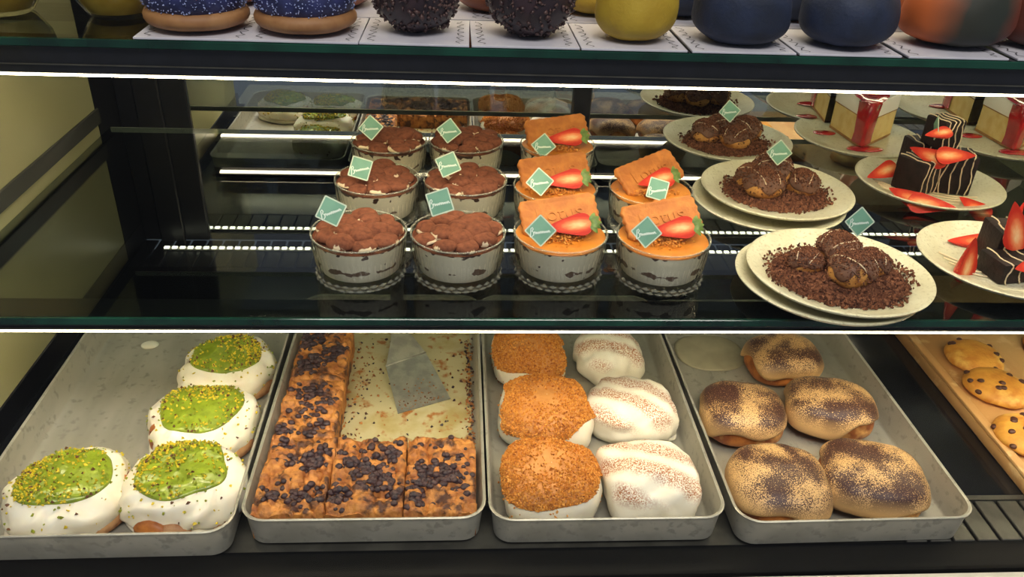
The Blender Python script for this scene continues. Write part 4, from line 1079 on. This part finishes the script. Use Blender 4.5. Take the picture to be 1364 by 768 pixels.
rear = [(300, 'rear doughnut'), (440, 'rear doughnut next to the balls'), (576, 'rear caramel cake next to the doughnuts'), (712, 'rear caramel cake'), (846, 'rear yellow cake'), (980, 'first rear blue cake'), (1112, 'second rear blue cake'), (1246, 'rear mango cake'), (1380, 'last rear mango cake')]
c8 = card(1445, 0, 'white squiggle-edged card at the end, under the second mango cake')
fruit_cake(c8 + Vector((.006, .004, 0)), 'mango_cake', 'mango-shaped cake cut by the frame next to the two-tone one', 9, .052, .046, .08, MANGO, pi)
rr_ = [card(px, 1, 'white squiggle-edged card in the second row under the ' + l) for px, l in rear]
CARA = M('caramel_velvet', srgb(150, 84, 40), srgb(120, 62, 30), 30, rough=.4)
for i, (px, (kind, mat, lab, cat_g)) in enumerate(zip((312, 452, 600, 655, 790, 905, 1052, 1196, 1345), [
        ('caramel_cake', CARA, 'round caramel cake in the second row behind the first doughnut', 'caramel cakes'),
        ('caramel_cake', CARA, 'round caramel cake in the second row behind the second doughnut', 'caramel cakes'),
        ('caramel_cake', CARA, 'round caramel cake in the second row behind the chocolate balls', 'caramel cakes'),
        ('caramel_cake', CARA, 'round caramel cake in the second row between the chocolate balls', 'caramel cakes'),
        ('yellow_fruit_cake', YEL, 'yellow fruit cake in the second row, half hidden', 'yellow fruit cakes'),
        ('blue_fruit_cake', BLU, 'dark blue fruit cake in the second row behind the yellow cake', 'dark blue fruit cakes'),
        ('blue_fruit_cake', BLU, 'dark blue fruit cake in the second row between the front blue ones', 'dark blue fruit cakes'),
        ('mango_cake', MANGO, 'mango-shaped cake in the second row beside the front mango cake', 'mango cakes'),
        ('mango_cake', MANGO, 'mango-shaped cake in the second row at the end of the shelf', 'mango cakes')])):
    if i in (2,): continue
    fruit_cake(Vector((PY(px, 5, Y0 + CDY).x, Y0 + CDY, ZT + .0027)), kind, lab, 30 + i, .043, .042, .078, mat, i, 2.1, cat_g)
# clear cups of custard by the side panel
AMBER = M('amber_custard', srgb(214, 186, 92), srgb(196, 164, 70), 30, rough=.35)
PCUP = thin_glass('clear_plastic', (.93, .92, .84), .05, 1.6)
pc = mesh('pcup', *lathe([(.001, 0), (.026, 0), (.030, .003), (.041, .020), (.046, .045), (.049, .075), (.0478, .075), (.0448, .045), (.0398, .0205), (.029, .0045), (.001, .004)], 56), True, 50)
pf = mesh('pfill', *lathe([(.001, .0045), (.0285, .005), (.0390, .0212), (.0440, .045), (.0455, .058), (.001, .060)], 48), True, 50)
for px, lab in ((150, 'clear cup of amber custard beside the first blue doughnut'), (-8, 'clear cup of amber custard against the case side panel')):
    c = Vector((PY(px, 20, .88).x, .90, ZT + .0003))
    t = thing('custard_cup', lab, 'dessert cup', c, 0, 'custard cups')
    obj('clear_cup', pc, PCUP, t); obj('custard', pf, AMBER, t)
